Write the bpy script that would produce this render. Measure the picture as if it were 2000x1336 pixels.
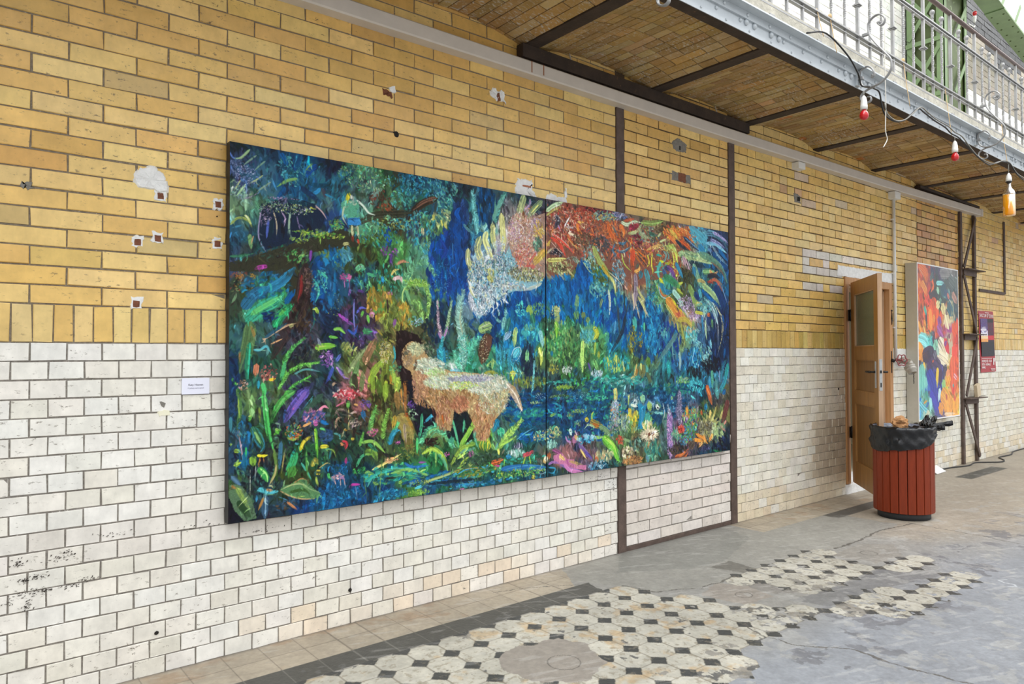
import bpy, bmesh, math, random
import numpy as np
from mathutils import Vector, Matrix

for o in list(bpy.data.objects): bpy.data.objects.remove(o, do_unlink=True)
sc = bpy.context.scene
C = sc.collection

# ---------------------------------------------------------------- camera, sky, light, exposure
F_PX, YAW, PITCH, ROLL = 1395.26, 0.683623, 0.019436, -0.003118
cam_d = bpy.data.cameras.new('camera'); cam = bpy.data.objects.new('camera', cam_d); C.objects.link(cam)
cam_d.sensor_width = 36; cam_d.lens = F_PX/2000*36; cam_d.clip_start = .05; cam_d.clip_end = 200
fw = Vector((math.sin(YAW)*math.cos(PITCH), math.cos(YAW)*math.cos(PITCH), math.sin(PITCH)))
r0 = Vector((math.cos(YAW), -math.sin(YAW), 0)); u0 = r0.cross(fw)
rr = math.cos(ROLL)*r0+math.sin(ROLL)*u0; uu = -math.sin(ROLL)*r0+math.cos(ROLL)*u0
cam.matrix_world = Matrix(((rr.x, uu.x, -fw.x, 0), (rr.y, uu.y, -fw.y, -3.47405), (rr.z, uu.z, -fw.z, 1.40), (0, 0, 0, 1)))
sc.camera = cam
sc.view_settings.view_transform = 'Standard'; sc.view_settings.look = 'None'
sc.view_settings.gamma = 1; sc.view_settings.use_curve_mapping = False
sc.view_settings.exposure = 0.21

world = bpy.data.worlds.new('World'); sc.world = world; world.use_nodes = True
nt = world.node_tree; nt.nodes.clear()
tc = nt.nodes.new('ShaderNodeTexCoord'); sx = nt.nodes.new('ShaderNodeSeparateXYZ')
mr = nt.nodes.new('ShaderNodeValToRGB'); bg = nt.nodes.new('ShaderNodeBackground'); wo = nt.nodes.new('ShaderNodeOutputWorld')
nt.links.new(tc.outputs['Generated'], sx.inputs[0]); nt.links.new(sx.outputs['Z'], mr.inputs[0])
nt.links.new(mr.outputs[0], bg.inputs[0]); nt.links.new(bg.outputs[0], wo.inputs[0])
# a glass-roofed hall: bright daylight from above, dimmer far walls towards the horizon
cr = mr.color_ramp; cr.elements[0].position = 0.0; cr.elements[0].color = (.55, .54, .53, 1)
cr.elements[1].position = .75; cr.elements[1].color = (1.62, 1.66, 1.72, 1)
e = cr.elements.new(.12); e.color = (.72, .72, .72, 1)
e = cr.elements.new(.35); e.color = (1.2, 1.23, 1.26, 1)
bg.inputs[1].default_value = 1.08

def lamp(name, kind, loc, target, energy, size=None, color=(1, 1, 1), sizey=None):
    d = bpy.data.lights.new(name, kind); o = bpy.data.objects.new(name, d); C.objects.link(o)
    o.location = loc; o.rotation_euler = (Vector(target)-Vector(loc)).to_track_quat('-Z', 'Y').to_euler()
    d.energy = energy; d.color = color
    if kind == 'AREA':
        d.shape = 'RECTANGLE'; d.size = size; d.size_y = sizey or size
    return o
# roof light over the hall (daylight falling through the glazed roof)
lamp('roof_skylight', 'AREA', (6.5, -2.6, 7.4), (6.5, -.3, 4.6), 430, 16, (1, .985, .95), 2.2)

# ---------------------------------------------------------------- helpers
R = random.Random(7)
def lin(c):
    return tuple(((v/255)/12.92 if v/255 <= .04045 else ((v/255+.055)/1.055)**2.4) for v in c)
def tag(o, label=None, cat=None, group=None, kind=None):
    if label: o['label'] = label
    if cat: o['category'] = cat
    if group: o['group'] = group
    if kind: o['kind'] = kind
    return o
def empty(name, loc=(0, 0, 0), rz=0, **k):
    o = bpy.data.objects.new(name, None); C.objects.link(o); o.location = loc; o.rotation_euler = (0, 0, rz)
    o.empty_display_size = .1
    return tag(o, **k)
def copy_tree(o, parent=None):
    c = o.copy(); C.objects.link(c); c.parent = parent
    for ch in list(o.children): copy_tree(ch, c)
    return c

class MB:
    def __init__(s): s.v = []; s.f = []; s.c = []; s.sm = []
    def quad(s, a, b, c, d, col=None):
        n = len(s.v); s.v += [a, b, c, d]; s.f.append((n, n+1, n+2, n+3)); s.c.append(col); s.sm.append(False)
    def raw(s, vs, fs, col=None, smooth=False):
        n = len(s.v); s.v += [tuple(v) for v in vs]
        for f in fs: s.f.append(tuple(i+n for i in f)); s.c.append(col); s.sm.append(smooth)
    def box(s, x0, x1, y0, y1, z0, z1, b=0, col=None, M=None):
        bm = bmesh.new(); bmesh.ops.create_cube(bm, size=1)
        for v in bm.verts: v.co = Vector(((v.co.x+.5)*(x1-x0)+x0, (v.co.y+.5)*(y1-y0)+y0, (v.co.z+.5)*(z1-z0)+z0))
        if b: bmesh.ops.bevel(bm, geom=bm.edges[:], offset=b, segments=2, affect='EDGES', profile=.6)
        if M is not None: bm.transform(M)
        bm.verts.index_update(); s.raw([v.co[:] for v in bm.verts], [[v.index for v in f.verts] for f in bm.faces], col); bm.free(); return s
    def tube(s, pts, r, n=8, col=None, cap=True, smooth=True, flat=None):
        pts = [Vector(p) for p in pts]; rs = r if isinstance(r, (list, tuple)) else [r]*len(pts)
        vs = []; fs = []; up = None
        for i, p in enumerate(pts):
            t = (pts[min(i+1, len(pts)-1)]-pts[max(i-1, 0)]).normalized()
            if up is None: up = (Vector((0, 0, 1)) if abs(t.z) < .9 else Vector((1, 0, 0)))
            a = t.cross(up).normalized(); b = a.cross(t).normalized(); up = b
            for k in range(n):
                th = 2*math.pi*k/n+math.pi/n; q = (1, 1) if flat is None else flat
                vs.append(p+a*math.cos(th)*rs[i]*q[0]+b*math.sin(th)*rs[i]*q[1])
        for i in range(len(pts)-1):
            for k in range(n):
                fs.append((i*n+k, i*n+(k+1) % n, (i+1)*n+(k+1) % n, (i+1)*n+k))
        if cap: fs.append(tuple(range(n))[::-1]); fs.append(tuple((len(pts)-1)*n+k for k in range(n)))
        s.raw(vs, fs, col, smooth); return s
    def lathe(s, prof, c=(0, 0, 0), n=20, col=None, M=None, smooth=True):
        vs = []; fs = []
        for r, z in prof:
            for k in range(n):
                a = 2*math.pi*k/n; v = Vector((r*math.cos(a), r*math.sin(a), z))
                if M is not None: v = M @ v
                vs.append(v+Vector(c))
        for i in range(len(prof)-1):
            for k in range(n): fs.append((i*n+k, i*n+(k+1) % n, (i+1)*n+(k+1) % n, (i+1)*n+k))
        fs.append(tuple(range(n))[::-1]); fs.append(tuple((len(prof)-1)*n+k for k in range(n)))
        s.raw(vs, fs, col, smooth); return s
    def prism(s, poly, y0, y1, col=None):
        """poly (x,z) extruded along y"""
        n = len(poly); vs = [(x, y0, z) for x, z in poly]+[(x, y1, z) for x, z in poly]
        fs = [tuple(range(n)), tuple(range(2*n-1, n-1, -1))]+[(i, i+n, (i+1) % n+n, (i+1) % n) for i in range(n)]
        s.raw(vs, fs, col); return s
    def build(s, name, mat, parent=None, loc=None, **k):
        me = bpy.data.meshes.new(name); me.from_pydata([tuple(v) for v in s.v], [], s.f); me.update()
        if any(c is not None for c in s.c):
            at = me.color_attributes.new('Col', 'FLOAT_COLOR', 'CORNER')
            a = np.ones((len(me.loops), 4), np.float32); i = 0
            for f, c in zip(s.f, s.c):
                a[i:i+len(f), :3] = c if c is not None else (1, 1, 1); i += len(f)
            at.data.foreach_set('color', a.ravel())
        me.polygons.foreach_set('use_smooth', s.sm)
        me.materials.append(mat)
        o = bpy.data.objects.new(name, me); C.objects.link(o)
        if parent: o.parent = parent
        if loc: o.location = loc
        return tag(o, **k)
def fix_normals(o):
    bm = bmesh.new(); bm.from_mesh(o.data); bmesh.ops.recalc_face_normals(bm, faces=bm.faces[:]); bm.to_mesh(o.data); bm.free(); return o

# ---------------------------------------------------------------- materials
def mat(name, col=(200, 200, 200), rough=.6, metal=0, attr=False, noise=0, nscale=8, bump=0, bscale=60, spec=.5, col2=None, n2=.5, stretch=(1, 1, 1), coat=0, trans=0, streak=0):
    m = bpy.data.materials.new(name); m.use_nodes = True; t = m.node_tree; N = t.nodes; L = t.links
    p = N['Principled BSDF']; p.inputs['Roughness'].default_value = rough; p.inputs['Metallic'].default_value = metal
    p.inputs['Specular IOR Level'].default_value = spec; p.inputs['Coat Weight'].default_value = coat
    p.inputs['Transmission Weight'].default_value = trans
    tcn = N.new('ShaderNodeTexCoord'); mp = N.new('ShaderNodeMapping'); mp.inputs['Scale'].default_value = stretch
    L.new(tcn.outputs['Object'], mp.inputs[0])
    if attr:
        a = N.new('ShaderNodeVertexColor'); a.layer_name = 'Col'; src = a.outputs[0]
    else:
        a = N.new('ShaderNodeRGB'); a.outputs[0].default_value = lin(col)+(1,); src = a.outputs[0]
    def mixc(fac, a_, b_, bt='MIX'):
        x = N.new('ShaderNodeMix'); x.data_type = 'RGBA'; x.blend_type = bt
        if isinstance(fac, float): x.inputs[0].default_value = fac
        else: L.new(fac, x.inputs[0])
        for i, s_ in ((6, a_), (7, b_)):
            if isinstance(s_, tuple): x.inputs[i].default_value = s_
            else: L.new(s_, x.inputs[i])
        return x.outputs[2]
    def nz(scale, detail=5, rough_=.6):
        n = N.new('ShaderNodeTexNoise'); n.inputs['Scale'].default_value = scale; n.inputs['Detail'].default_value = detail
        n.inputs['Roughness'].default_value = rough_; L.new(mp.outputs[0], n.inputs[0]); return n.outputs[0]
    def ramp(inp, p0, c0, p1, c1):
        r = N.new('ShaderNodeValToRGB'); r.color_ramp.elements[0].position = p0; r.color_ramp.elements[0].color = c0
        r.color_ramp.elements[1].position = p1; r.color_ramp.elements[1].color = c1; L.new(inp, r.inputs[0]); return r.outputs[0]
    if noise:
        g0, g1 = 1-noise, 1+noise*.6
        src = mixc(1.0, src, ramp(nz(nscale), .3, (g0, g0, g0, 1), .7, (g1, g1, g1, 1)), 'MULTIPLY')
    if col2 is not None:
        f = ramp(nz(nscale*1.7, 8, .7), n2, (0, 0, 0, 1), n2+.06, (1, 1, 1, 1))
        src = mixc(f, src, lin(col2)+(1,))
    L.new(src, p.inputs['Base Color'])
    if bump:
        b = N.new('ShaderNodeBump'); b.inputs['Strength'].default_value = bump; b.inputs['Distance'].default_value = .01
        L.new(nz(bscale), b.inputs['Height']); L.new(b.outputs[0], p.inputs['Normal'])
    m['_p'] = 1
    return m
M = {}
M['steel_brown'] = mat('rusty brown steel', (92, 76, 68), .7, 0, noise=.35, nscale=14, bump=.3, bscale=80, col2=(112, 98, 88), n2=.66)
M['steel_dark'] = mat('dark steel', (58, 45, 36), .75, 0, noise=.4, nscale=10, bump=.35, bscale=60, col2=(92, 70, 50), n2=.62)
M['silver'] = mat('silver painted steel', (196, 203, 208), .42, .25, noise=.12, nscale=5, bump=.05, bscale=90)
M['rail'] = mat('silver painted iron', (150, 150, 150), .4, .3, noise=.15, nscale=12)
M['handrail'] = mat('worn brown handrail', (104, 88, 84), .4, .1, noise=.3, nscale=20)
M['duct'] = mat('grey beige duct', (208, 200, 190), .55, noise=.06, nscale=10)
M['white_paint'] = mat('white paint', (228, 228, 224), .5, noise=.08, nscale=20)
M['plaster'] = mat('white plaster', (236, 236, 234), .8, noise=.12, nscale=30, bump=.8, bscale=40)
M['cement'] = mat('grey cement', (132, 128, 120), .9, noise=.25, nscale=40, bump=.6, bscale=80)
M['rust'] = mat('rusty brick', (126, 78, 56), .9, noise=.3, nscale=60, bump=.6, bscale=90)
M['slot'] = mat('brown slot', (176, 116, 88), .8, noise=.1, nscale=40)
M['hole'] = mat('dark hole', (34, 30, 26), .95)
M['black'] = mat('black edge', (16, 17, 20), .5)
M['wood'] = mat('pine wood', (188, 138, 88), .5, noise=.22, nscale=3, stretch=(9, 9, .8), bump=.08, bscale=20)
M['wood_leaf'] = mat('varnished pine', (172, 126, 70), .4, noise=.25, nscale=3, stretch=(9, 9, .8), bump=.06, bscale=20)
M['wood_panel'] = mat('varnished panel', (150, 110, 62), .4, noise=.25, nscale=3, stretch=(9, 9, .8))
M['wood_worn'] = mat('worn wood edge', (190, 156, 124), .6, noise=.2, nscale=4, stretch=(8, 8, .8), col2=(206, 204, 196), n2=.62)
M['glass_frost'] = mat('obscured glass', (112, 126, 112), .18, noise=.12, nscale=60, spec=.6)
M['iron_black'] = mat('black iron', (34, 32, 31), .45, .3)
M['steel_plate'] = mat('steel plate', (182, 184, 184), .4, .5, noise=.15, nscale=30)
M['slat'] = mat('red brown slats', (128, 47, 18), .45, spec=.3, noise=.2, nscale=5, stretch=(6, 6, 1), bump=.12, bscale=30)
M['bin_dark'] = mat('dark rubber', (44, 46, 49), .6, noise=.2, nscale=30)
M['bag'] = mat('black plastic bag', (15, 16, 20), .26, noise=.2, nscale=20, bump=.5, bscale=25)
M['bag_in'] = mat('bag inside', (120, 126, 140), .3, noise=.4, nscale=30, bump=.8, bscale=25)
M['paper'] = mat('brown paper', (176, 130, 84), .8, noise=.25, nscale=25, bump=.4, bscale=30)
M['box_side'] = mat('aluminium frame', (190, 186, 174), .5, .1, noise=.04, nscale=30)
M['lip'] = mat('white lip', (236, 236, 236), .4)
M['gloss_art'] = mat('glazed print', attr=True, rough=.12, spec=.45)
M['art'] = mat('oil paint', attr=True, rough=.5, spec=.18, bump=.12, bscale=70)
M['green'] = mat('green painted steel', (112, 136, 94), .55, noise=.15, nscale=6, bump=.1, bscale=50, col2=(110, 122, 84), n2=.66)
M['green_dark'] = mat('olive painted steel', (74, 88, 46), .6, noise=.25, nscale=9, col2=(140, 160, 116), n2=.6)
M['poster_red'] = mat('poster red', attr=True, rough=.5)
M['text_white'] = mat('print white', (232, 214, 212), .6)
M['text_grey'] = mat('print grey', (92, 92, 104), .6)
M['card'] = mat('white card', (232, 234, 248), .6)
M['cable_black'] = mat('black cable', (26, 26, 27), .5)
M['cable_grey'] = mat('grey cable', (120, 118, 110), .5)
M['porcelain'] = mat('white socket', (226, 226, 222), .3)
M['red_bulb'] = mat('red lacquered bulb', (196, 22, 30), .12, coat=.5)
M['amber'] = mat('amber glass', (244, 166, 16), .05, trans=.35, coat=.8)
M['bottle'] = mat('clear bottle glass', (244, 244, 240), .03, trans=.97)
M['string'] = mat('white string', (220, 218, 210), .8)
M['twine'] = mat('beige twine', (206, 176, 130), .8)
M['red_wheel'] = mat('red handwheel', (150, 82, 84), .5)
M['valve'] = mat('valve grey', (176, 172, 162), .4, .4, noise=.2, nscale=40)
M['deck'] = mat('weathered deck slab', (188, 184, 170), .8, noise=.3, nscale=10, bump=.6, bscale=40, col2=(110, 106, 98), n2=.64)

def brick_mat(name, r0_, dirt, dirt_col, amount, glaze=.5):
    m = bpy.data.materials.new(name); m.use_nodes = True; t = m.node_tree; N = t.nodes; L = t.links
    p = N['Principled BSDF']
    tcn = N.new('ShaderNodeTexCoord'); a = N.new('ShaderNodeVertexColor'); a.layer_name = 'Col'
    def nz(scale, det, ro, st=(1, 1, 1)):
        mp = N.new('ShaderNodeMapping'); mp.inputs['Scale'].default_value = st; L.new(tcn.outputs['Object'], mp.inputs[0])
        n = N.new('ShaderNodeTexNoise'); n.inputs['Scale'].default_value = scale; n.inputs['Detail'].default_value = det; n.inputs['Roughness'].default_value = ro
        L.new(mp.outputs[0], n.inputs[0]); return n.outputs[0]
    def ramp(i, p0, c0, p1, c1):
        r = N.new('ShaderNodeValToRGB'); r.color_ramp.elements[0].position = p0; r.color_ramp.elements[0].color = c0
        r.color_ramp.elements[1].position = p1; r.color_ramp.elements[1].color = c1; L.new(i, r.inputs[0]); return r.outputs[0]
    def mix(f, x, y, bt='MIX'):
        k = N.new('ShaderNodeMix'); k.data_type = 'RGBA'; k.blend_type = bt
        if isinstance(f, float): k.inputs[0].default_value = f
        else: L.new(f, k.inputs[0])
        for i, s_ in ((6, x), (7, y)):
            if isinstance(s_, tuple): k.inputs[i].default_value = s_
            else: L.new(s_, k.inputs[i])
        return k.outputs[2]
    g = lambda v: (v, v, v, 1)
    c = mix(1.0, a.outputs[0], ramp(nz(9, 4, .6), .3, g(.84), .7, g(1.08)), 'MULTIPLY')
    c = mix(1.0, c, ramp(nz(45, 3, .6, (1, 1, .5)), .25, g(.93), .75, g(1.04)), 'MULTIPLY')
    big = ramp(nz(2.3, 3, .6), .36, g(0), .62, g(1)); fine = ramp(nz(70, 6, .75, (.45, 1, 1)), amount, g(0), amount+.05, g(1))
    f = mix(1.0, big, fine, 'MULTIPLY')
    c = mix(f, c, dirt_col+(1,))
    L.new(c, p.inputs['Base Color'])
    L.new(ramp(nz(20, 4, .6), .3, g(r0_), .7, g(r0_+.18)), p.inputs['Roughness'])
    p.inputs['Specular IOR Level'].default_value = glaze
    b = N.new('ShaderNodeBump'); b.inputs['Strength'].default_value = .12; b.inputs['Distance'].default_value = .006; L.new(nz(30, 4, .6), b.inputs['Height']); L.new(b.outputs[0], p.inputs['Normal'])
    return m
M['brick'] = brick_mat('glazed brick', .28, .5, lin((92, 78, 62)), .60)
M['brick_white'] = brick_mat('white glazed brick', .25, .5, lin((128, 120, 108)), .60)
M['vault'] = brick_mat('vault brick', .5, .5, lin((190, 182, 168)), .535, .3)
def mortar_mat(name, dark, light, thr, sc_=120):
    return mat(name, dark, .95, noise=.35, nscale=sc_*.4, bump=.5, bscale=150, col2=light, n2=thr)
M['mortar'] = mortar_mat('mortar', (138, 126, 108), (196, 186, 168), .60)
M['mortar_dark'] = mortar_mat('dark mortar', (96, 78, 58), (196, 186, 166), .62)
M['mortar_white'] = mortar_mat('grey mortar', (146, 140, 132), (204, 200, 194), .60)
M['mortar_vault'] = mortar_mat('vault mortar', (110, 94, 70), (176, 164, 140), .5)
# ---------------------------------------------------------------- brickwork
def clip_rects(r, holes):
    out = [r]
    for h in holes:
        nxt = []
        for (a, b, c, d) in out:
            if b <= h[0] or a >= h[1] or d <= h[2] or c >= h[3]: nxt.append((a, b, c, d)); continue
            if a < h[0]: nxt.append((a, h[0], c, d))
            if b > h[1]: nxt.append((h[1], b, c, d))
            if d > h[3]: nxt.append((max(a, h[0]), min(b, h[1]), h[3], d))
            if c < h[2]: nxt.append((max(a, h[0]), min(b, h[1]), c, h[2]))
        out = nxt
    return out
def bricks(mb, u0, u1, v0, v1, bw, bh, gap, colf, off=.5, holes=(), mp=None, rise=.0042, jit=.0012, phase=0, row0=0, split=0, bev=.003):
    mp = mp or (lambda u, v, d: (u, -d, v))
    n = max(1, int(round((v1-v0)/bh))); bh = (v1-v0)/n
    for r in range(n):
        za, zb = v0+r*bh, v0+(r+1)*bh
        st = phase+((r+row0) % 2)*off*bw; k0 = math.floor((u0-st)/bw)-1; x = st+k0*bw
        while x < u1:
            w = bw; cuts = [(x, x+w)]
            if split and R.random() < split: cuts = [(x, x+w/2), (x+w/2, x+w)]
            for (a, b) in cuts:
                a2, b2 = max(a, u0), min(b, u1)
                if b2-a2 < gap*2.2: continue
                for (p, q, s_, t_) in clip_rects((a2, b2, za, zb), holes):
                    if q-p < gap*2 or t_-s_ < gap*2: continue
                    c = colf((p+q)/2, (s_+t_)/2)
                    if c is None: continue
                    g = gap/2; J = lambda: R.gauss(0, jit)
                    P0 = [(p+g+J(), s_+g+J()), (q-g+J(), s_+g+J()), (q-g+J(), t_-g+J()), (p+g+J(), t_-g+J())]
                    e = bev; ry = rise+R.gauss(0, .0006)
                    tl = R.gauss(0, .0012); tz = R.gauss(0, .0012)
                    P1 = [(P0[0][0]+e, P0[0][1]+e, ry-tl-tz), (P0[1][0]-e, P0[1][1]+e, ry+tl-tz), (P0[2][0]-e, P0[2][1]-e, ry+tl+tz), (P0[3][0]+e, P0[3][1]-e, ry-tl+tz)]
                    vs = [mp(u, v, -.004) for u, v in P0]+[mp(u, v, ry-.0018) for u, v in P0]+[mp(*q_) for q_ in P1]
                    fs = [(8, 9, 10, 11)]+[(i, (i+1) % 4, (i+1) % 4+4, i+4) for i in range(4)]+[(i+4, (i+1) % 4+4, (i+1) % 4+8, i+8) for i in range(4)]
                    mb.raw(vs, fs, c)
            x += w
def vary(base, sd=.06, hue=.02):
    l = lin(base); k = math.exp(R.gauss(0, sd)); return tuple(max(0, min(1, v*k*(1+R.gauss(0, hue)))) for v in l)
YB = [(236, 200, 124), (232, 194, 114), (238, 206, 134), (228, 186, 106), (234, 200, 128)]
def yel(x, z):
    b = R.choice(YB); r = R.random()
    if r < .08: b = (218, 172, 94)
    elif r < .13: b = (212, 182, 118)
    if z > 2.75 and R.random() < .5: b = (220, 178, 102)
    return vary(b, .042, .012)
def yel_c(x, z):
    if 6.22 < x < 7.05 and 2.0 < z < 2.47 and R.random() < .42: return vary((214, 208, 196), .05)
    if 6.9 < x < 8.35 and 2.30 < z < 2.40: return vary((228, 220, 204), .04)
    if R.random() < .025 and z > 2.1: return vary((204, 160, 116), .05)
    if R.random() < .02: return vary((212, 190, 160), .05)
    return vary(R.choice([(238, 202, 124), (232, 194, 112), (234, 204, 136), (226, 186, 108)]), .05, .015)
def yel_sold(x, z): return vary(R.choice([(232, 202, 134), (228, 194, 120), (234, 204, 142), (222, 184, 108)]), .045, .012)
def yel_sold_c(x, z): return vary(R.choice([(206, 176, 100), (196, 166, 92), (214, 186, 116)]), .07, .03)
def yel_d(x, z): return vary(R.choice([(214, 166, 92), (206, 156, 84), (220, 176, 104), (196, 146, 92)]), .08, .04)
def whi(x, z):
    b = R.choice([(237, 234, 225), (236, 232, 222), (238, 236, 229), (234, 230, 218)])
    if z < .16 and x > 1.2: b = R.choice([(240, 230, 214), (238, 222, 200), (240, 234, 224), (240, 236, 228), (238, 232, 218)])
    if .52 < z < .72: b = R.choice([(228, 223, 213), (232, 227, 219)])
    return vary(b, .015, .004)
def whi_c(x, z):
    b = R.choice([(236, 232, 217), (232, 227, 210), (237, 234, 222), (229, 222, 203)])
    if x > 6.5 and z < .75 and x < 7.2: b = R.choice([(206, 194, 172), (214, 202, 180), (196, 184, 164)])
    if z < .25: b = R.choice([(232, 220, 196), (226, 212, 184), (236, 232, 220)])
    return vary(b, .025, .006)
def whi_p(x, z): return vary(R.choice([(228, 218, 208), (224, 214, 204), (230, 222, 214)]), .018, .004)
DOOR = (7.16, 8.24, 0.0, 2.19)
H = [DOOR]
w1 = MB()
TOP = 3.511
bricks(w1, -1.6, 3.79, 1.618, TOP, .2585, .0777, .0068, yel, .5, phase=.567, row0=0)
bricks(w1, -1.6, 3.79, 1.461, 1.618, .0725, .157, .0065, yel_sold, 0, phase=.03)
bricks(w1, 3.87, 5.165, 1.461, TOP, .257, .0777, .008, yel_c if 0 else yel, .5, phase=.03, split=.12)
bricks(w1, 5.25, 8.95, 1.618, TOP, .257, .0777, .008, yel_c, .5, holes=H, phase=.06, split=.18)
bricks(w1, 5.25, 8.95, 1.461, 1.618, .0775, .157, .006, yel_sold_c, 0, holes=H)
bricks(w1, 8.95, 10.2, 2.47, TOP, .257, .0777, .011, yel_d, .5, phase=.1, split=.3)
bricks(w1, 8.95, 10.2, 1.618, 2.47, .257, .0777, .006, yel_c, .5, phase=.1, split=.3)
bricks(w1, 10.2, 22, 1.618, TOP, .257, .0777, .006, yel_c, .5, phase=.02, split=.4)
bricks(w1, 8.95, 22, 1.461, 1.618, .0775, .157, .005, yel_sold, 0)
wall = w1.build('wall_back', M['brick'], kind='structure')
w2 = MB()
bricks(w2, -1.6, 3.79, -.004, 1.461, .1285, .0772, .0062, whi, .5, phase=.248-.064, row0=0, jit=.0008, bev=.0018)
bricks(w2, 3.87, 5.165, .03, 1.461, .256, .0775, .0085, whi_p, .5, phase=.165, row0=0, bev=.002)
bricks(w2, 5.25, 22, -.004, 1.461, .1300, .0775, .0045, whi_c, .5, holes=H, phase=.055, jit=.001, bev=.0018)
w2.build('white_tiling', M['brick_white'], wall)
def mortar(mb, x0, x1, z0, z1, holes=()):
    for (a, b, c, d) in clip_rects((x0, x1, z0, z1), holes): mb.box(a, b, .0005, .25, c, d)
mo = MB(); mortar(mo, -1.6, 3.79, 1.461, TOP); mo.build('mortar', M['mortar'], wall)
mo = MB(); mortar(mo, 3.79, 10.2, 1.461, TOP, H); mo.build('mortar', M['mortar_dark'], wall)
mo = MB(); mortar(mo, 10.2, 22, 1.461, TOP); mo.build('mortar', M['mortar'], wall)
mo = MB(); mortar(mo, -1.6, 22, -.02, 1.461, H); mo.build('mortar', M['mortar_white'], wall)

def ragged(poly, rough=.006, step=.012):
    out = []
    for i in range(len(poly)):
        a, b = poly[i], poly[(i+1) % len(poly)]; l = math.dist(a, b); n = max(1, int(l/step))
        for k in range(n):
            t = k/n; out.append((a[0]+(b[0]-a[0])*t+R.gauss(0, rough), a[1]+(b[1]-a[1])*t+R.gauss(0, rough)))
    return out
def patch(name, poly, m, d0=-.0075, rough=.005, parent=wall, relief=0, **k):
    p = ragged(poly, rough); cx = sum(q[0] for q in p)/len(p); cz = sum(q[1] for q in p)/len(p)
    n = len(p); vs = []; fs = []
    rings = (1, .82, .55, .25)
    for j, s_ in enumerate(rings):
        for (x, z) in p:
            vs.append((cx+(x-cx)*s_, (.002 if j == 0 else d0+R.gauss(0, relief)), cz+(z-cz)*s_))
    vs.append((cx, d0, cz))
    for j in range(3):
        for i in range(n): fs.append((j*n+i, j*n+(i+1) % n, (j+1)*n+(i+1) % n, (j+1)*n+i))
    for i in range(n): fs.append((3*n+i, 3*n+(i+1) % n, 4*n))
    mb = MB(); mb.raw(vs, fs); return mb.build(name, m, parent, **k)
def rect(cx, cz, w, h): return [(cx-w/2, cz-h/2), (cx+w/2, cz-h/2), (cx+w/2, cz+h/2), (cx-w/2, cz+h/2)]
patch('plaster_patch', [(.676, 2.203), (.705, 2.242), (.746, 2.262), (.771, 2.253), (.809, 2.224), (.826, 2.199), (.833, 2.146), (.805, 2.125), (.767, 2.144), (.716, 2.146), (.681, 2.154)], M['plaster'], -.012, .006, relief=.002, label='white plaster patch')
for (x, z) in ((.795, 2.122), (1.045, 2.116), (.785, 1.93), (.703, 1.905), (1.042, 1.93), (.7, 1.633)):
    patch('plaster_patch', rect(x, z+.004, .052, .058), M['plaster'], -.0065, .004, label='white plaster rim')
    patch('wall_hole', rect(x, z, .032, .034), M['rust'], -.0072, .001)
patch('wall_hole', rect(.297, 2.097, .05, .03), M['cement'], -.0062, .006)
for (x, z, r_) in ((2.0, 2.634, .020), (.79, .177, .010), (1.724, .172, .011), (1.04, 2.06, .004), (7.02, 1.06, .014)):
    patch('wall_hole', [(x+r_*math.cos(a*.5236), z+r_*math.sin(a*.5236)) for a in range(12)], M['hole'], -.0072, .001, relief=0)
patch('wall_hole', [(1.905, 2.88), (1.98, 2.862), (1.985, 2.828), (1.91, 2.84)], M['rust'], -.008, .004, relief=.003)
patch('plaster_patch', [(1.94, 2.893), (1.99, 2.9), (2.0, 2.87), (1.97, 2.86)], M['plaster'], -.009, .005)
patch('plaster_patch', [(2.66, 3.055), (2.78, 3.05), (2.79, 2.985), (2.70, 2.975), (2.655, 3.0)], M['plaster'], -.009, .007, relief=.002)
patch('wall_hole', [(2.70, 3.03), (2.73, 3.035), (2.74, 2.985), (2.715, 2.965)], M['rust'], -.011, .004)
patch('plaster_patch', [(2.868, 2.53), (3.0, 2.54), (3.01, 2.468), (3.065, 2.40), (2.85, 2.40), (2.845, 2.478)], M['plaster'], -.008, .005, label='white plaster patch above the painting')
patch('wall_hole', rect(2.95, 2.484, .085, .014), M['slot'], -.0095, .001)
patch('plaster_patch', [(3.09, 2.41), (3.10, 2.45), (3.16, 2.475), (3.22, 2.455), (3.25, 2.46), (3.31, 2.46), (3.33, 2.41)], M['plaster'], -.008, .004)
patch('plaster_patch', [(3.285, 2.45), (3.285, 2.53), (3.305, 2.53), (3.31, 2.45)], M['plaster'], -.0075, .003)
patch('cement_patch', [(4.417, 3.056), (4.50, 3.10), (4.614, 3.065), (4.613, 2.992), (4.542, 2.979), (4.428, 2.991)], M['cement'], -.0075, .004, label='grey cement patch')
patch('wall_hole', [(4.51, 3.035), (4.53, 3.035), (4.53, 3.0), (4.51, 3.0)], M['hole'], -.009, .002)
patch('cement_patch', rect(4.535, 2.79, .27, .078), M['cement'], -.0068, .003)
patch('wall_hole', rect(4.545, 2.79, .11, .078), M['rust'], -.0085, .002, label='rust coloured brick')
patch('cement_patch', [(6.20, 2.91), (6.33, 2.90), (6.34, 2.82), (6.22, 2.82)], M['cement'], -.007, .004)
patch('wall_hole', rect(6.29, 2.86, .06, .05), M['hole'], -.008, .003)
mb = MB(); mb.prism(ragged([(7.02, 2.192), (7.03, 2.298), (8.33, 2.298), (8.34, 2.192)], .0022, .03), -.0085, .003); mb.build('lintel_plaster', M['plaster'], wall, label='white plastered lintel')
patch('plaster_patch', [(8.26, 1.48), (8.62, 1.48), (8.64, 1.24), (8.28, 1.24)], M['white_paint'], -.009, .002, label='white painted patch behind the valve')
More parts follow.
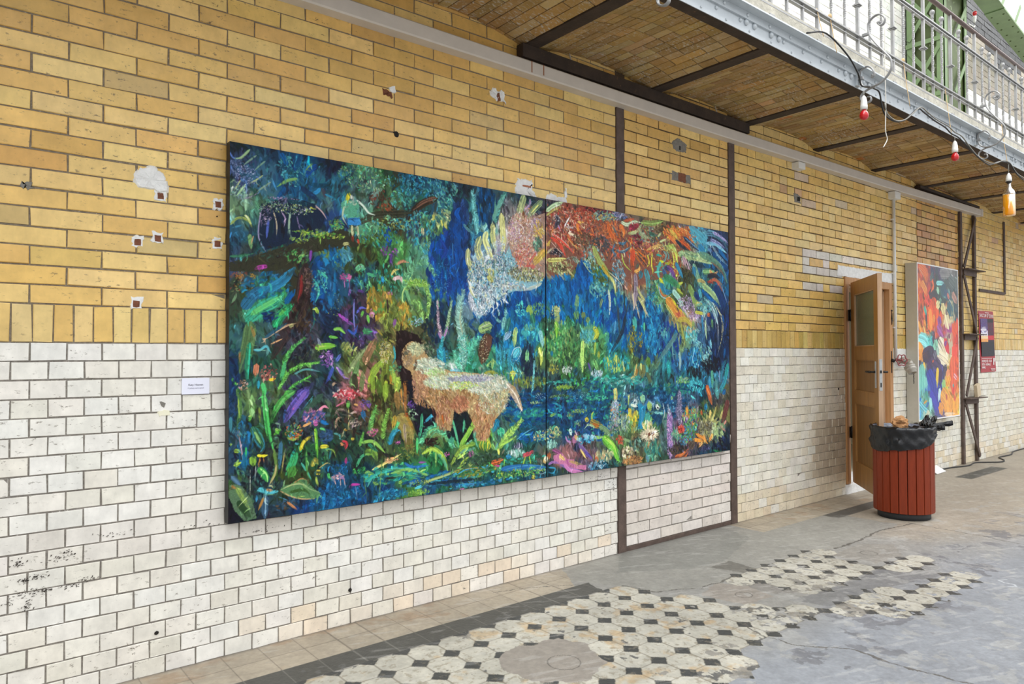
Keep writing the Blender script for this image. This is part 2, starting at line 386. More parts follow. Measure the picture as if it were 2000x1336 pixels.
patch('plaster_patch', [(.79, 1.16), (.84, 1.16), (.845, 1.135), (.79, 1.135)], M['card'] if 0 else mat('cream patch', (236, 232, 206), .6), -.0065, .003)
patch('cement_patch', [(.80, 1.205), (.822, 1.195), (.818, 1.175), (.80, 1.18)], M['cement'], -.0062, .003)
for (x, z, w_, h_) in ((.035+.2, .575, .06, .02), (.36, .57, .07, .022), (.45, .83, .05, .012), (.26, .43, .07, .05), (.40, .44, .06, .035), (.56, .45, .06, .02), (.61, .50, .05, .012)):
    for _ in range(int(900*w_)):
        a, b = x+R.gauss(0, w_*.45), z+R.gauss(0, h_*.42); r_ = R.uniform(.0015, .0045)
        patch('dark_scuff', rect(a, b, r_*2.4, r_*1.1), M['hole'], -.0064, .0008) if False else None
sc_m = mat('dark scuff marks', (84, 78, 72), .8)
mb = MB()
for (x, z, w_, h_) in ((.28, .575, .035, .018), (.40, .575, .055, .016), (.45, .585, .03, .012), (.27, .44, .05, .022), (.33, .455, .04, .012), (.37, .45, .03, .012), (.47, .452, .05, .010), (.53, .47, .04, .010), (.30, .505, .02, .01), (.35, .515, .03, .008), (.31, .40, .03, .015), (3.60, .56, .10, .02), (3.70, .52, .04, .05), (3.75, .47, .03, .04), (.64, .64, .08, .01), (.95, .62, .10, .015), (1.25, .56, .1, .015), (6.9, .46, .09, .06)):
    for _ in range(int(26)):
        a, b = x+R.gauss(0, w_*.5), z+R.gauss(0, h_*.6); r_ = R.uniform(.0010, .0032); th = R.gauss(.4, .5)
        c_, s_ = math.cos(th)*r_*2, math.sin(th)*r_*2; k = r_*.6
        mb.quad((a-c_, -.0066, b-s_), (a+k, -.0066, b-k), (a+c_, -.0066, b+s_), (a-k, -.0066, b+k))
mb.build('scuff_marks', sc_m, wall, kind='stuff', label='dark scuff marks on the white tiles')

# ---------------------------------------------------------------- steel uprights let into the wall
mb = MB(); mb.box(3.79, 3.872, -.012, .05, 0, 3.24, .002); mb.build('trim_1', M['steel_brown'], kind='structure')
mb = MB(); mb.box(5.165, 5.25, -.012, .05, 0, 3.24, .002); mb.build('trim_2', M['steel_brown'], kind='structure')
mb = MB(); mb.box(3.872, 5.165, -.010, .05, 0, .03, .002); mb.build('trim_3', M['steel_brown'], kind='structure')
mb = MB(); mb.box(11.90, 11.96, -.02, .02, 2.26, 3.3, .002); mb.box(10.92, 11.90, -.02, .02, 2.245, 2.285, .002); mb.build('trim_4', M['steel_brown'], kind='structure')

# ---------------------------------------------------------------- floor
def hash_noise(X, Y, s, seed):
    x, y = X/s, Y/s; xi = np.floor(x).astype(np.int64); yi = np.floor(y).astype(np.int64)
    fx = (x-xi); fy = (y-yi); fx = fx*fx*(3-2*fx); fy = fy*fy*(3-2*fy)
    def h(a, b):
        n = (a*374761393+b*668265263+seed*1442695041) & 0xffffffff
        n = ((n ^ (n >> 13))*1274126177) & 0xffffffff; return ((n ^ (n >> 16)) & 0xffff)/32767.5-1
    return (h(xi, yi)*(1-fx)+h(xi+1, yi)*fx)*(1-fy)+(h(xi, yi+1)*(1-fx)+h(xi+1, yi+1)*fx)*fy
def fbm(X, Y, s, seed, o=4): return sum(hash_noise(X, Y, s/2**k, seed+k*7)*.55**k for k in range(o))
def inpoly(X, Y, poly):
    ins = np.zeros(X.shape, bool); j = len(poly)-1
    for i in range(len(poly)):
        xi, yi = poly[i]; xj, yj = poly[j]
        if yi != yj: ins ^= ((yi > Y) != (yj > Y)) & (X < (xj-xi)*(Y-yi)/(yj-yi)+xi)
        j = i
    return ins
def segd(X, Y, pts):
    d = np.full(X.shape, 9.)
    for (a, b), (c, e_) in zip(pts[:-1], pts[1:]):
        t = np.clip(((X-a)*(c-a)+(Y-b)*(e_-b))/((c-a)**2+(e_-b)**2), 0, 1); d = np.minimum(d, np.hypot(X-a-t*(c-a), Y-b-t*(e_-b)))
    return d
T1 = [(.4, -.49), (2.95, -.49), (3.18, -.48), (3.37, -.63), (3.30, -.62), (3.36, -.69), (3.37, -.82), (3.44, -.9), (3.46, -1.0), (3.50, -1.10), (3.49, -1.16), (3.55, -1.23), (3.71, -1.34), (3.89, -1.5), (4.11, -1.5), (4.29, -1.49), (4.46, -1.52), (4.56, -1.61), (4.71, -1.69), (4.83, -1.66), (4.94, -1.73), (5.16, -1.66), (5.27, -1.74), (5.18, -1.82), (5.01, -1.81), (4.79, -1.81), (4.58, -1.83), (4.43, -1.83), (4.31, -1.82), (4.16, -1.8), (4.04, -1.78), (3.92, -1.66), (3.83, -1.53), (3.72, -1.52), (3.65, -1.38), (3.6, -1.32), (3.47, -1.23), (3.37, -1.24), (3.36, -1.35), (3.25, -1.37), (3.16, -1.5), (3.0, -1.53), (2.95, -1.63), (2.78, -1.63), (2.6, -1.6), (2.35, -1.75), (2.2, -2.7), (.4, -2.7)]
T2 = [(3.83, -.91), (3.93, -.86), (4.23, -.83), (4.32, -.88), (4.47, -.82), (4.67, -.83), (4.86, -.92), (4.94, -.85), (5.06, -.91), (4.98, -.98), (4.9, -1.02), (4.83, -1.15), (4.86, -1.27), (4.9, -1.36), (4.97, -1.33), (5.1, -1.37), (5.19, -1.29), (5.32, -1.33), (5.33, -1.5), (5.28, -1.53), (5.12, -1.49), (4.91, -1.46), (4.88, -1.37), (4.79, -1.33), (4.59, -1.33), (4.43, -1.33), (4.26, -1.32), (4.12, -1.32), (4.06, -1.34), (4.01, -1.24), (4.03, -1.18), (4.1, -1.14), (4.06, -1.02), (3.96, -.97), (3.87, -1.0)]
PAD = [(2.04, -.85), (2.24, -.80), (2.41, -.86), (2.48, -1.0), (2.42, -1.17), (2.23, -1.25), (2.03, -1.17), (1.98, -.99)]
OCT = [(18, -1), (17, -1), (16, -1), (15, -1), (14, -1), (13, -1), (12, -1), (17, -2), (16, -2), (15, -2), (14, -2), (13, -2), (17, -3), (16, -3), (15, -3), (14, -3), (13, -3), (18, -4), (19, -4), (20, -4), (10, -3), (11, -4), (12, -5), (13, -6), (14, -6), (15, -6), (16, -6), (17, -6), (18, -6), (19, -6), (13, -5), (14, -5), (15, -5), (9, -1), (9, -2), (9, -3), (8, -3), (9, -4), (10, -4)]
def floor_col(X, Y):
    S = lambda c: np.array(c, float)/255
    wx = X+.012*fbm(X, Y, .06, 3); wy = Y+.012*fbm(X, Y, .06, 9)
    n1, n2, n3 = fbm(X, Y, .9, 1), fbm(X, Y, .22, 2), fbm(X, Y, .035, 5, 3)
    col = np.ones(X.shape+(3,))*S((164, 162, 156))
    def blend(m, c, a=1.0):
        m = np.clip(m, 0, 1)*a; nonlocal col; col = col*(1-m[..., None])+S(c)*m[..., None]
    soft = lambda v, w_: np.clip(.5+v/w_, 0, 1)
    blend(soft(-wy-1.45-.25*(X-3.2)*.2+.12*n1, .5), (158, 162, 168))        # bluish worn concrete to the right
    blend(soft(X-6.3+.4*n1, .6)*soft(Y+1.7+.3*n1, .5), (176, 166, 150))     # brownish screed by the bin
    blend(inpoly(wx, wy, [(3.0, -.02), (5.1, -.02), (5.1, -.32), (6.2, -.3), (6.2, -.9), (5.08, -.93), (4.46, -.81), (3.99, -.83), (3.62, -.84), (3.34, -.7), (3.2, -.4)]), (164, 162, 154))
    blend(inpoly(wx, wy, [(3.45, -.3), (3.8, -.02), (5.0, -.02), (4.9, -.35), (4.2, -.6), (3.9, -.55)]), (148, 148, 141), .8)
    blend(inpoly(wx, wy, [(4.01, -.62), (4.23, -.62), (4.22, -.84), (4.07, -.83)]), (122, 119, 111), .9)
    blend(inpoly(wx, wy, [(3.5, -.92), (3.77, -.84), (3.87, -.98), (3.8, -1.2), (3.56, -1.17)]), (166, 158, 148))
    blend(inpoly(wx, wy, [(3.84, -1.0), (4.05, -1.0), (4.12, -1.25), (3.86, -1.22)]), (148, 144, 138))
    blend(inpoly(wx, wy, [(4.1, -1.33), (4.9, -1.36), (5.3, -1.5), (5.0, -1.66), (4.5, -1.56), (3.9, -1.47), (3.8, -1.28)]), (130, 130, 130), .75)
    blend(inpoly(wx, wy, [(4.9, -1.0), (5.33, -.97), (5.53, -1.14), (5.27, -1.31), (4.92, -1.28)]), (160, 156, 148))
    # blotchy wear on the right
    bl = soft(fbm(X, Y, .16, 31, 6)-.42, .03)*soft(-Y-1.35, .3)*soft(n1+.25, .3); blend(bl, (118, 119, 124), .7)
    bl = soft(fbm(X, Y, .12, 41, 6)-.55, .04)*soft(-Y-.9, .3); blend(bl, (186, 185, 180), .5)
    # square-tiled border along the wall
    fx = np.abs(((X-1.5757)/.1715+.5) % 1-.5)*.1715
    bo = (Y > -.3265) & ((wx < 3.05+.6*(Y+.33)) | ((X > 5.12) & (X < 7.4)))
    tid = hash_noise(np.floor((X-1.5757)/.1715)*3.3, np.floor(Y/.163)*5.1, 1.0, 77)
    bc = S((186, 174, 154))*(1+.05*tid[..., None])
    col = np.where(bo[..., None], bc, col)
    ru = soft(fbm(X, Y, .15, 61)-.6, .5)*bo; blend(ru, (172, 138, 106), .4)
    blend(bo*(np.minimum(fx, np.abs(Y+.163)) < .003), (128, 118, 104), .75)
    dk = (Y <= -.3265) & (Y > -.49) & ((wx < 3.14+.3*(Y+.4)) | ((X > 6.05) & (X < 7.3) & (Y > -.47)) | ((X > 9.1) & (X < 10.3)))
    blend(dk, (84, 83, 78)); blend(dk*(fx < .003), (132, 130, 122), .7); blend(dk*soft(fbm(X, Y, .05, 71)-.9, .2), (140, 140, 140), .35)
    blend((X > 5.9)*(X < 7.4)*(Y <= -.3265)*(Y > -.5)*dk, (112, 110, 104), .6)
    # octagons with small black squares
    w3 = fbm(X, Y, .09, 13)
    worn = soft(X*.55-Y*.9-3.15+.35*n2, .5)*soft(4.2-X, .6)
    px, py = (X-1.747)/.1722, (Y+.6625)/.1675
    ax, ay = np.abs(px-np.round(px)), np.abs(py-np.round(py)); ix, iy = np.floor(px+.5), np.floor(py+.5)
    sq = (ax+ay)*.1715
    cx_, cy_ = np.floor(px), np.floor(py); t1 = hash_noise(cx_*3.7, cy_*4.3, 1.0, 5)
    rag = .008*n3*(worn > .3)
    white = S((204, 200, 186))*(1+.035*t1[..., None])*(1+.03*n2[..., None])
    dot = sq < .0495+rag
    GI, GJ = np.meshgrid(np.arange(-12, 24), np.arange(-16, 3)); cellm = inpoly(1.747+(GI+.5)*.1722, -.6625+(GJ-.5)*.1675, T1) & (GI < 9)
    cellm |= (GJ == 1) & (GI < 9)
    for (i_, j_) in OCT: cellm[j_+16, i_+12] = True
    inr = (px > -11.5) & (px < 22.5) & (py > -15) & (py < 1.1)
    cell = lambda i_, j_: cellm[np.clip(j_+16, 0, 18).astype(int), np.clip(i_+12, 0, 35).astype(int)]
    oc_o = cell(np.floor(px), np.floor(py)+1)
    nb = cell(ix, iy).astype(int)+cell(ix-1, iy)+cell(ix, iy+1)+cell(ix-1, iy+1)
    oc = np.where(sq < .0505, nb >= 2, oc_o) & inr & (Y < -.487)
    chip = fbm(X, Y, .05, 19, 3); oc &= ~((chip > .75) & (X > 3.3)) & ~inpoly(X+.03*fbm(X, Y, .12, 29), Y+.03*fbm(X, Y, .12, 37), PAD)
    edge = np.minimum(np.abs(sq-.0505), np.where(sq > .05, np.minimum(.5-np.maximum(ax, ay)*0-.0, 9), 9))
    jx = np.minimum(np.abs(ax-0.), np.abs(ay-0.))*.1715      # seams between octagons run between the squares
    tile = np.where(dot[..., None], S((72, 73, 72))*(1+.1*t1[..., None]), white)
    seam = ((np.abs(sq-.0515) < .002) | ((np.minimum(ax*.1722, ay*.1675) < .0030) & ~dot))
    tile = np.where(seam[..., None], S((158, 152, 138)), tile)
    col = np.where(oc[..., None], tile, col)
    ru = soft(fbm(X, Y, .10, 81, 6)-.7, .5)*oc*~dot*soft(3.7-X, .3); blend(ru, (200, 164, 116), .55)
    blend(oc*soft(worn*.9+fbm(X, Y, .11, 91, 6)-1.2, .08), (150, 146, 138), .85)
    blend(oc*soft(worn*.7+fbm(X, Y, .05, 95)-1.15, .1), (88, 88, 88), .8)
    blend(oc*soft(fbm(X, Y, .02, 97, 3)-.62, .2), (150, 140, 120), .5)
    blend(inpoly(X+.03*fbm(X, Y, .12, 29), Y+.03*fbm(X, Y, .12, 37), PAD), (162, 154, 144))
    rg = np.hypot((X-2.26), (Y+1.07)); blend(np.abs(rg-.075-.006*n2) < .003, (104, 98, 92), .8)
    rg = np.hypot((X-3.70), (Y+1.07)*1.1); blend(np.abs(rg-.055-.006*n2) < .004, (104, 98, 92), .7)
    rg = np.hypot((X-5.15), (Y+1.13)*1.1); blend(np.abs(rg-.06-.006*n2) < .004, (110, 106, 100), .7)
    for ln, w_ in (([(3.30, -1.33), (3.23, -1.45), (3.26, -1.65), (3.41, -1.83), (3.40, -1.97), (3.41, -2.15), (3.48, -2.5)], .006), ([(6.32, -.93), (6.31, -1.33), (6.25, -1.76)], .005), ([(5.08, -.93), (5.45, -.93), (5.89, -.89), (6.3, -.96)], .008), ([(3.28, -.5), (3.34, -.7), (3.62, -.84), (3.99, -.83)], .005), ([(2.6, -.1), (2.9, -.2), (3.1, -.34)], .003)):
        d = segd(wx, wy, ln); blend(d < w_*(1+.7*n3), (92, 88, 82), .75)
    chs = segd(X, Y, [(5.20, -1.95), (5.15, -1.92), (5.12, -1.96), (5.13, -2.01), (5.09, -2.03), (5.05, -2.0)]); blend(chs < .006, (216, 220, 224), .8)
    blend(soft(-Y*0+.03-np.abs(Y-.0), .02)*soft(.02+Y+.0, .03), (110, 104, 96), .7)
    col *= .86*(1+.03*n1+.03*n2+.04*n3+.03*fbm(X, Y, .012, 23, 2))[..., None]
    scr = soft(fbm(X*.35+Y*.9, Y*.25-X*.1, .03, 55, 3)-.75, .2); blend(scr, (196, 194, 190), .25)
    return np.clip(col, 0, 1)
def grid_obj(name, x0, x1, y0, y1, nx, ny, m, colf, zf=None, parent=None, **k):
    xs = np.linspace(x0, x1, nx); ys = np.linspace(y0, y1, ny); X, Y = np.meshgrid(xs, ys)
    co = colf(X, Y); co = np.where(co <= .04045, co/12.92, ((co+.055)/1.055)**2.4)
    Z = np.zeros_like(X) if zf is None else zf(X, Y)
    return raw_grid(name, np.stack([X, Y, Z], -1), co, m, parent, **k)
def raw_grid(name, V, co, m, parent=None, flip=False, **k):
    ny, nx = V.shape[:2]; me = bpy.data.meshes.new(name)
    me.vertices.add(nx*ny); me.vertices.foreach_set('co', V.astype(np.float32).ravel())
    i = np.arange(nx*ny).reshape(ny, nx); q = np.stack([i[:-1, :-1], i[:-1, 1:], i[1:, 1:], i[1:, :-1]], -1)
    if flip: q = q[..., ::-1]
    nq = (nx-1)*(ny-1); me.loops.add(nq*4); me.loops.foreach_set('vertex_index', q.astype(np.int32).ravel())
    me.polygons.add(nq); me.polygons.foreach_set('loop_start', np.arange(0, nq*4, 4, dtype=np.int32)); me.update(calc_edges=True)
    at = me.color_attributes.new('Col', 'FLOAT_COLOR', 'POINT'); a = np.ones((nx*ny, 4), np.float32); a[:, :3] = co.reshape(-1, 3); at.data.foreach_set('color', a.ravel())
    me.polygons.foreach_set('use_smooth', np.ones(nq, bool))
    me.materials.append(m); o = bpy.data.objects.new(name, me); C.objects.link(o)
    if parent: o.parent = parent
    return tag(o, **k)
M['floor'] = mat('worn floor', attr=True, rough=.5, bump=.35, bscale=45, noise=.07, nscale=30, spec=.4)
fl = grid_obj('floor', .2, 8.2, -2.75, .0, 1720, 500, M['floor'], floor_col, kind='structure')
grid_obj('screed', 8.2, 22, -2.75, .0, 460, 110, M['floor'], floor_col, parent=fl)
grid_obj('screed', -1.6, .2, -2.75, .0, 60, 60, M['floor'], floor_col, parent=fl)
grid_obj('screed', -6, 24, -9, -2.75, 120, 40, M['floor'], lambda X, Y: np.ones(X.shape+(3,))*np.array((160, 160, 158))/255*(1+.05*fbm(X, Y, .9, 1))[..., None], parent=fl)
# ---------------------------------------------------------------- gallery over the wall
JX = [2.955+1.222*k for k in range(-3, 16)]
ZB = 3.37
cl = MB(); vm = MB()
def vcol(x, z):
    r = R.random()
    b = (172, 138, 82) if r < .4 else (164, 132, 84) if r < .8 else (180, 152, 104)
    if r > .985: b = (186, 120, 56)
    return vary(b, .08, .03)
for xa, xb in zip(JX[:-1], JX[1:]):
    a, b = xa+.05, xb-.05; w_ = b-a; rise_ = .072; rad = (w_*w_/4+rise_*rise_)/(2*rise_); cz = ZB+.012+rise_-rad; half = math.asin(w_/2/rad); L_ = 2*half*rad
    def mp(u, v, d, a=a, b=b, rad=rad, cz=cz, half=half):   # u along y, v along the arc
        th = -half+v/rad; return ((a+b)/2+(rad-d)*math.sin(th), -u, cz+(rad-d)*math.cos(th))
    bricks(cl, .0, .945, 0, L_, .255, .072, .007, vcol, .5, mp=mp, phase=R.random()*.2, rise=.004, split=.25)
    n = 14
    for i in range(n):
        v0, v1 = L_*i/n, L_*(i+1)/n
        vm.quad(mp(0, v0, -.004), mp(.945, v0, -.004), mp(.945, v1, -.004), mp(0, v1, -.004))
ceil = cl.build('ceiling', M['vault'], kind='structure')
vm.build('mortar', M['mortar_vault'], ceil)
gal = empty('gallery', (0, 0, 3.4), label='long steel gallery with brick vaults running above the wall', cat='balcony')
def GB(mb, name, m, parent=gal, **k):
    o = mb.build(name, m, parent, **k)
    if parent is gal: o.location = (0, 0, -3.4)
    return o
ordn = ['first', 'second', 'third', 'fourth', 'fifth', 'sixth', 'seventh', 'eighth', 'ninth', 'tenth']
for x in JX:
    mb = MB(); mb.box(x-.052, x+.052, -.945, 0, ZB, ZB+.012, .002); mb.box(x-.006, x+.006, -.945, 0, ZB+.012, 3.5, 0)
    GB(mb, 'joist', M['steel_dark'])
mb = MB(); mb.box(-1.6, 22, -1.075, 0, 3.512, 3.60, .0); GB(mb, 'deck_slab', M['deck'])
# edge girder: bottom flange, web, top angle
g = MB(); g.box(-1.6, 22, -1.018, -.945, ZB, ZB+.014, .002)
GB(g, 'bottom_flange', M['steel_dark'])
g = MB(); g.box(-1.6, 22, -1.022, -1.010, ZB+.002, 3.5, .001); g.box(-1.6, 22, -1.092, -1.010, 3.498, 3.508, .001); g.box(-1.6, 22, -1.036, -1.022, 3.452, 3.498, .001)
girder = GB(g, 'edge_girder', M['silver'])
rv = MB(); rv.lathe([(.013, 0), (.012, .005), (.008, .009), (.001, .011)], n=10, M=Matrix.Rotation(math.pi/2, 4, 'X'))
rivet = rv.build('rivet', M['silver'], girder); nr = [0]
def put_rivet(x, y, z, s=1, up=False):
    if nr[0] >= 96: return
    o = rivet if nr[0] == 0 else rivet.copy()
    if nr[0]: C.objects.link(o)
    nr[0] += 1; o.parent = girder; o.location = (x, y, z); o.scale = (s, s, s)
    if up: o.rotation_euler = (math.pi/2, 0, 0)
for base in (4.04, 5.30, 6.50, 7.72, 8.94):
    for dx in (-.19, -.10, .09, .18): put_rivet(base+dx, -1.022, 3.435, 1.6)
x = 3.3
while x < 10.5:
    if min(abs(x-b_) for b_ in (4.04, 5.30, 6.50, 7.72, 8.94)) > .22: put_rivet(x, -1.022, 3.432, 1.0)
    put_rivet(x+.06, -1.036, 3.475, .9); put_rivet(x+.1, -1.022, 3.392, .6)
    x += .245
for x in (5.29, 7.68, 10.1):     # bracket cleats on the girder
    mb = MB(); mb.box(x-.028, x+.028, -1.04, -1.02, ZB+.01, 3.497, .003); mb.box(x-.006, x+.006, -1.062, -1.03, ZB+.015, 3.49, .001)
    GB(mb, 'cleat', M['silver'])
# dark angle along the wall
for a, b, c_ in ((2.87, 5.39, 3.285), (8.9, 10.8, 3.338)):
    mb = MB(); mb.box(a, b, -.07, -.006, c_, 3.37, .003); GB(mb, 'wall_angle', M['steel_dark'])

# ---------------------------------------------------------------- railing on the gallery
RY = -1.062
rl = empty('railing', (4.64, RY, 3.53), label='silver wrought iron railing with twisted balusters above the edge girder', cat='railing')
O = Vector((4.64, RY, 3.53))
def RB(mb, name, m=M['rail'], parent=rl, **k):
    o = mb.build(name, m, parent, **k); o.location = -O if parent is rl else (0, 0, 0); return o
X0, X1 = 3.3, 13.6
mb = MB(); mb.box(X0, X1, RY-.019, RY+.019, 3.715, 3.727, .002); mb.box(X0, X1, RY-.012, RY+.012, 3.690, 3.698, .001); RB(mb, 'lower_rail')
mb = MB(); mb.box(X0, X1, RY-.019, RY+.019, 4.215, 4.227, .002); mb.box(X0, X1, RY-.012, RY+.012, 4.195, 4.203, .001); RB(mb, 'middle_rail')
mb = MB(); mb.box(X0, X1, RY-.014, RY+.014, 3.578, 3.590, .001); RB(mb, 'bottom_rail')
mb = MB(); mb.tube([(X0, RY, 4.425), (X1, RY, 4.425)], .020, 10); RB(mb, 'handrail', M['handrail'])
def twisted(mb, x, z0, z1, r=.0085, turns=7):
    n = 34; vs = []; fs = []
    for i in range(n+1):
        t = i/n; a0 = math.pi/4+max(0, min(1, (t-.12)/.76))*turns*math.pi/2
        for k in range(4): vs.append((x+r*1.3*math.cos(a0+k*math.pi/2), RY+r*1.3*math.sin(a0+k*math.pi/2), z0+(z1-z0)*t))
    for i in range(n):
        for k in range(4): fs.append((i*4+k, i*4+(k+1) % 4, i*4+4+(k+1) % 4, i*4+4+k))
    fs += [(3, 2, 1, 0), (n*4, n*4+1, n*4+2, n*4+3)]; mb.raw(vs, fs)
pm = MB(); pm.box(-.011, .011, RY-.011, RY+.011, 3.53, 4.41, .001)
for dz, w_ in ((.0, .018), (.009, .026), (.018, .018)): pm.box(-w_, w_, RY-w_, RY+w_, 3.94+dz, 3.948+dz, .001)
post = pm.build('post', M['rail'], rl)
fo = MB(); fo.box(-.03, .03, RY-.018, RY+.018, 3.512, 3.53, .002); fo.build('post_foot', M['rail'], post)
bm_ = MB(); bm_.box(-.009, .009, RY-.009, RY+.009, 3.595, 3.73, .001); twisted(bm_, 0, 3.72, 4.27)
bal = bm_.build('baluster', M['rail'], rl)
fn = MB(); fn.lathe([(.010, 4.262), (.014, 4.270), (.010, 4.278), (.014, 4.284), (.009, 4.290), (.016, 4.300), (.0205, 4.314), (.017, 4.330), (.008, 4.339), (.001, 4.341)], c=(0, RY, 0), n=14)
fn.build('finial', M['rail'], bal)
k = 0; xk = 4.645-.5855*2
while xk < 13.5:
    p_ = post if k == 0 else copy_tree(post, rl); p_.location = Vector((xk, 0, 0))-O
    if k == 2: pass
    for j, dx in enumerate((.195, .390)):
        b_ = bal if (k == 0 and j == 0) else copy_tree(bal, rl); b_.location = Vector((xk+dx, 0, 0))-O
    k += 1; xk += .5855
def spline(pts, n=6):
    q = [Vector(p) for p in pts]; q = [2*q[0]-q[1]]+q+[2*q[-1]-q[-2]]; out = []
    for i in range(1, len(q)-2):
        for t in range(n):
            t = t/n; a, b, c, d = q[i-1:i+3]
            out.append(.5*((2*b)+(c-a)*t+(2*a-5*b+4*c-d)*t*t+(3*b-a-3*c+d)*t**3))
    return out+[q[-2]]
SB = [(-1.118, 3.425), (-1.135, 3.440), (-1.150, 3.425), (-1.145, 3.395), (-1.118, 3.385), (-1.090, 3.400), (-1.080, 3.440), (-1.098, 3.480), (-1.140, 3.485), (-1.175, 3.455)]
S_main = [(-1.135, 3.409), (-1.154, 3.435), (-1.135, 3.482), (-1.101, 3.504), (-1.056, 3.485), (-1.05, 3.436), (-1.065, 3.38), (-1.104, 3.351), (-1.153, 3.346), (-1.202, 3.359), (-1.24, 3.388), (-1.267, 3.424), (-1.274, 3.461), (-1.266, 3.511), (-1.228, 3.567), (-1.165, 3.656), (-1.122, 3.734), (-1.115, 3.809), (-1.146, 3.847), (-1.193, 3.854), (-1.231, 3.815), (-1.225, 3.778), (-1.201, 3.772), (-1.18, 3.80)]
S_tail = [(-1.153, 3.346), (-1.104, 3.338), (-1.064, 3.319), (-1.049, 3.293), (-1.058, 3.262), (-1.093, 3.242), (-1.121, 3.252), (-1.119, 3.278), (-1.098, 3.284)]
def scroll(x):
    mb = MB(); mb.tube([(x, y, z) for y, z in [tuple(v) for v in map(lambda q: (q[0], q[1]), [(v.x, v.y) for v in spline([(a, b, 0) for a, b in S_main])])]], .009, 6, flat=(1.5, .7))
    mb.tube([(x+.012, v.x, v.y) for v in spline([(a, b, 0) for a, b in S_tail])], .009, 6, flat=(1.5, .7))
    mb.lathe([(.001, -.014), (.012, -.008), (.014, 0), (.012, .008), (.001, .014)], c=(x, -1.145, 3.425), n=10); mb.lathe([(.001, -.014), (.012, -.008), (.014, 0), (.012, .008), (.001, .014)], c=(x, -1.19, 3.795), n=10)
    mb.box(x-.012, x+.012, -1.125, RY-.01, 3.73, 3.75, .003); mb.box(x-.012, x+.012, -1.075, -1.02, 3.42, 3.44, .003)
    return RB(mb, 'scroll_bracket')
for x in (2.97, 5.283, 7.671, 10.06): scroll(x)

# ---------------------------------------------------------------- upper storey wall, column, roof girder
uw = MB()
def upc(x, z):  # roof shade painted into the upper bricks at the right: tan, then near black
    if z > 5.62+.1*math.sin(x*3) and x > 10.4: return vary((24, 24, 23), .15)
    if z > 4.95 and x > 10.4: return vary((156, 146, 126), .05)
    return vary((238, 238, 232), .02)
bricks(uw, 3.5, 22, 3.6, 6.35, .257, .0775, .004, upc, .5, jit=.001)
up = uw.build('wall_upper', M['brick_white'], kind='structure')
mo = MB(); mo.box(3.5, 22, .0035, .25, 3.6, 6.35); mo.build('mortar', mortar_mat('pale mortar', (196, 194, 188), (214, 212, 206), .5), up)
CX, CW_, CD = 8.78, .52, .36
col = empty('lattice_column', (CX, -.2, 3.6), label='green riveted lattice column behind the railing', cat='column')
def CB(mb, name, m=M['green'], parent=col):
    o = mb.build(name, m, parent); o.location = (-CX, .2, -3.6) if parent is col else (0, 0, 0); return o
XA, XB, YA, YBk = 8.68, 9.37, -.42, -.02
for (x, y, sx_, sy_) in ((XA, YA, 1, 1), (XB, YA, -1, 1), (XA, YBk, 1, -1), (XB, YBk, -1, -1)):
    mb = MB(); mb.box(min(x, x+sx_*.08), max(x, x+sx_*.08), min(y, y+sy_*.008), max(y, y+sy_*.008), 3.6, 6.7); mb.box(min(x, x+sx_*.008), max(x, x+sx_*.008), min(y, y+sy_*.08), max(y, y+sy_*.08), 3.6, 6.7); CB(mb, 'corner_angle')
mb = MB(); mb.box(XA+.10, XA+.26, YA+.006, YA+.016, 3.6, 6.7); CB(mb, 'front_plate', M['green_dark'])
mb = MB(); mb.box(XA+.30, XB, YA+.03, YA+.05, 3.6, 6.7); CB(mb, 'front_plate', M['green_dark'])
mb = MB(); mb.box(XA+.05, XA+.06, YA+.08, YBk, 3.6, 6.7); CB(mb, 'web_plate', M['green_dark'])
def flatbar(mb, p, q, w_=.03, nrm=(1, 0, 0), t=.006):
    p, q = Vector(p), Vector(q); d = (q-p).normalized(); n_ = Vector(nrm); s_ = d.cross(n_).normalized()*w_/2; n_ = n_*t/2
    vs = [p+s_+n_, p-s_+n_, p-s_-n_, p+s_-n_, q+s_+n_, q-s_+n_, q-s_-n_, q+s_-n_]
    mb.raw(vs, [(0, 1, 2, 3), (7, 6, 5, 4), (0, 4, 5, 1), (1, 5, 6, 2), (2, 6, 7, 3), (3, 7, 4, 0)])
z = 3.75
while z < 6.6:
    mb = MB(); flatbar(mb, (XA-.006, YA+.03, z), (XA-.006, YBk-.03, z+.5), .045); CB(mb, 'lattice_bar')
    mb = MB(); flatbar(mb, (XA-.012, YA+.03, z+.5), (XA-.012, YBk-.03, z), .045); CB(mb, 'lattice_bar')
    mb = MB(); flatbar(mb, (XA-.008, YA, z+.56), (XA-.008, YBk, z+.56), .05); CB(mb, 'batten_plate')
    mb = MB(); flatbar(mb, (XA+.28, YA-.01, z), (XB-.05, YA-.01, z+.45), .05, (0, 1, 0)); CB(mb, 'lattice_bar')
    z += .62
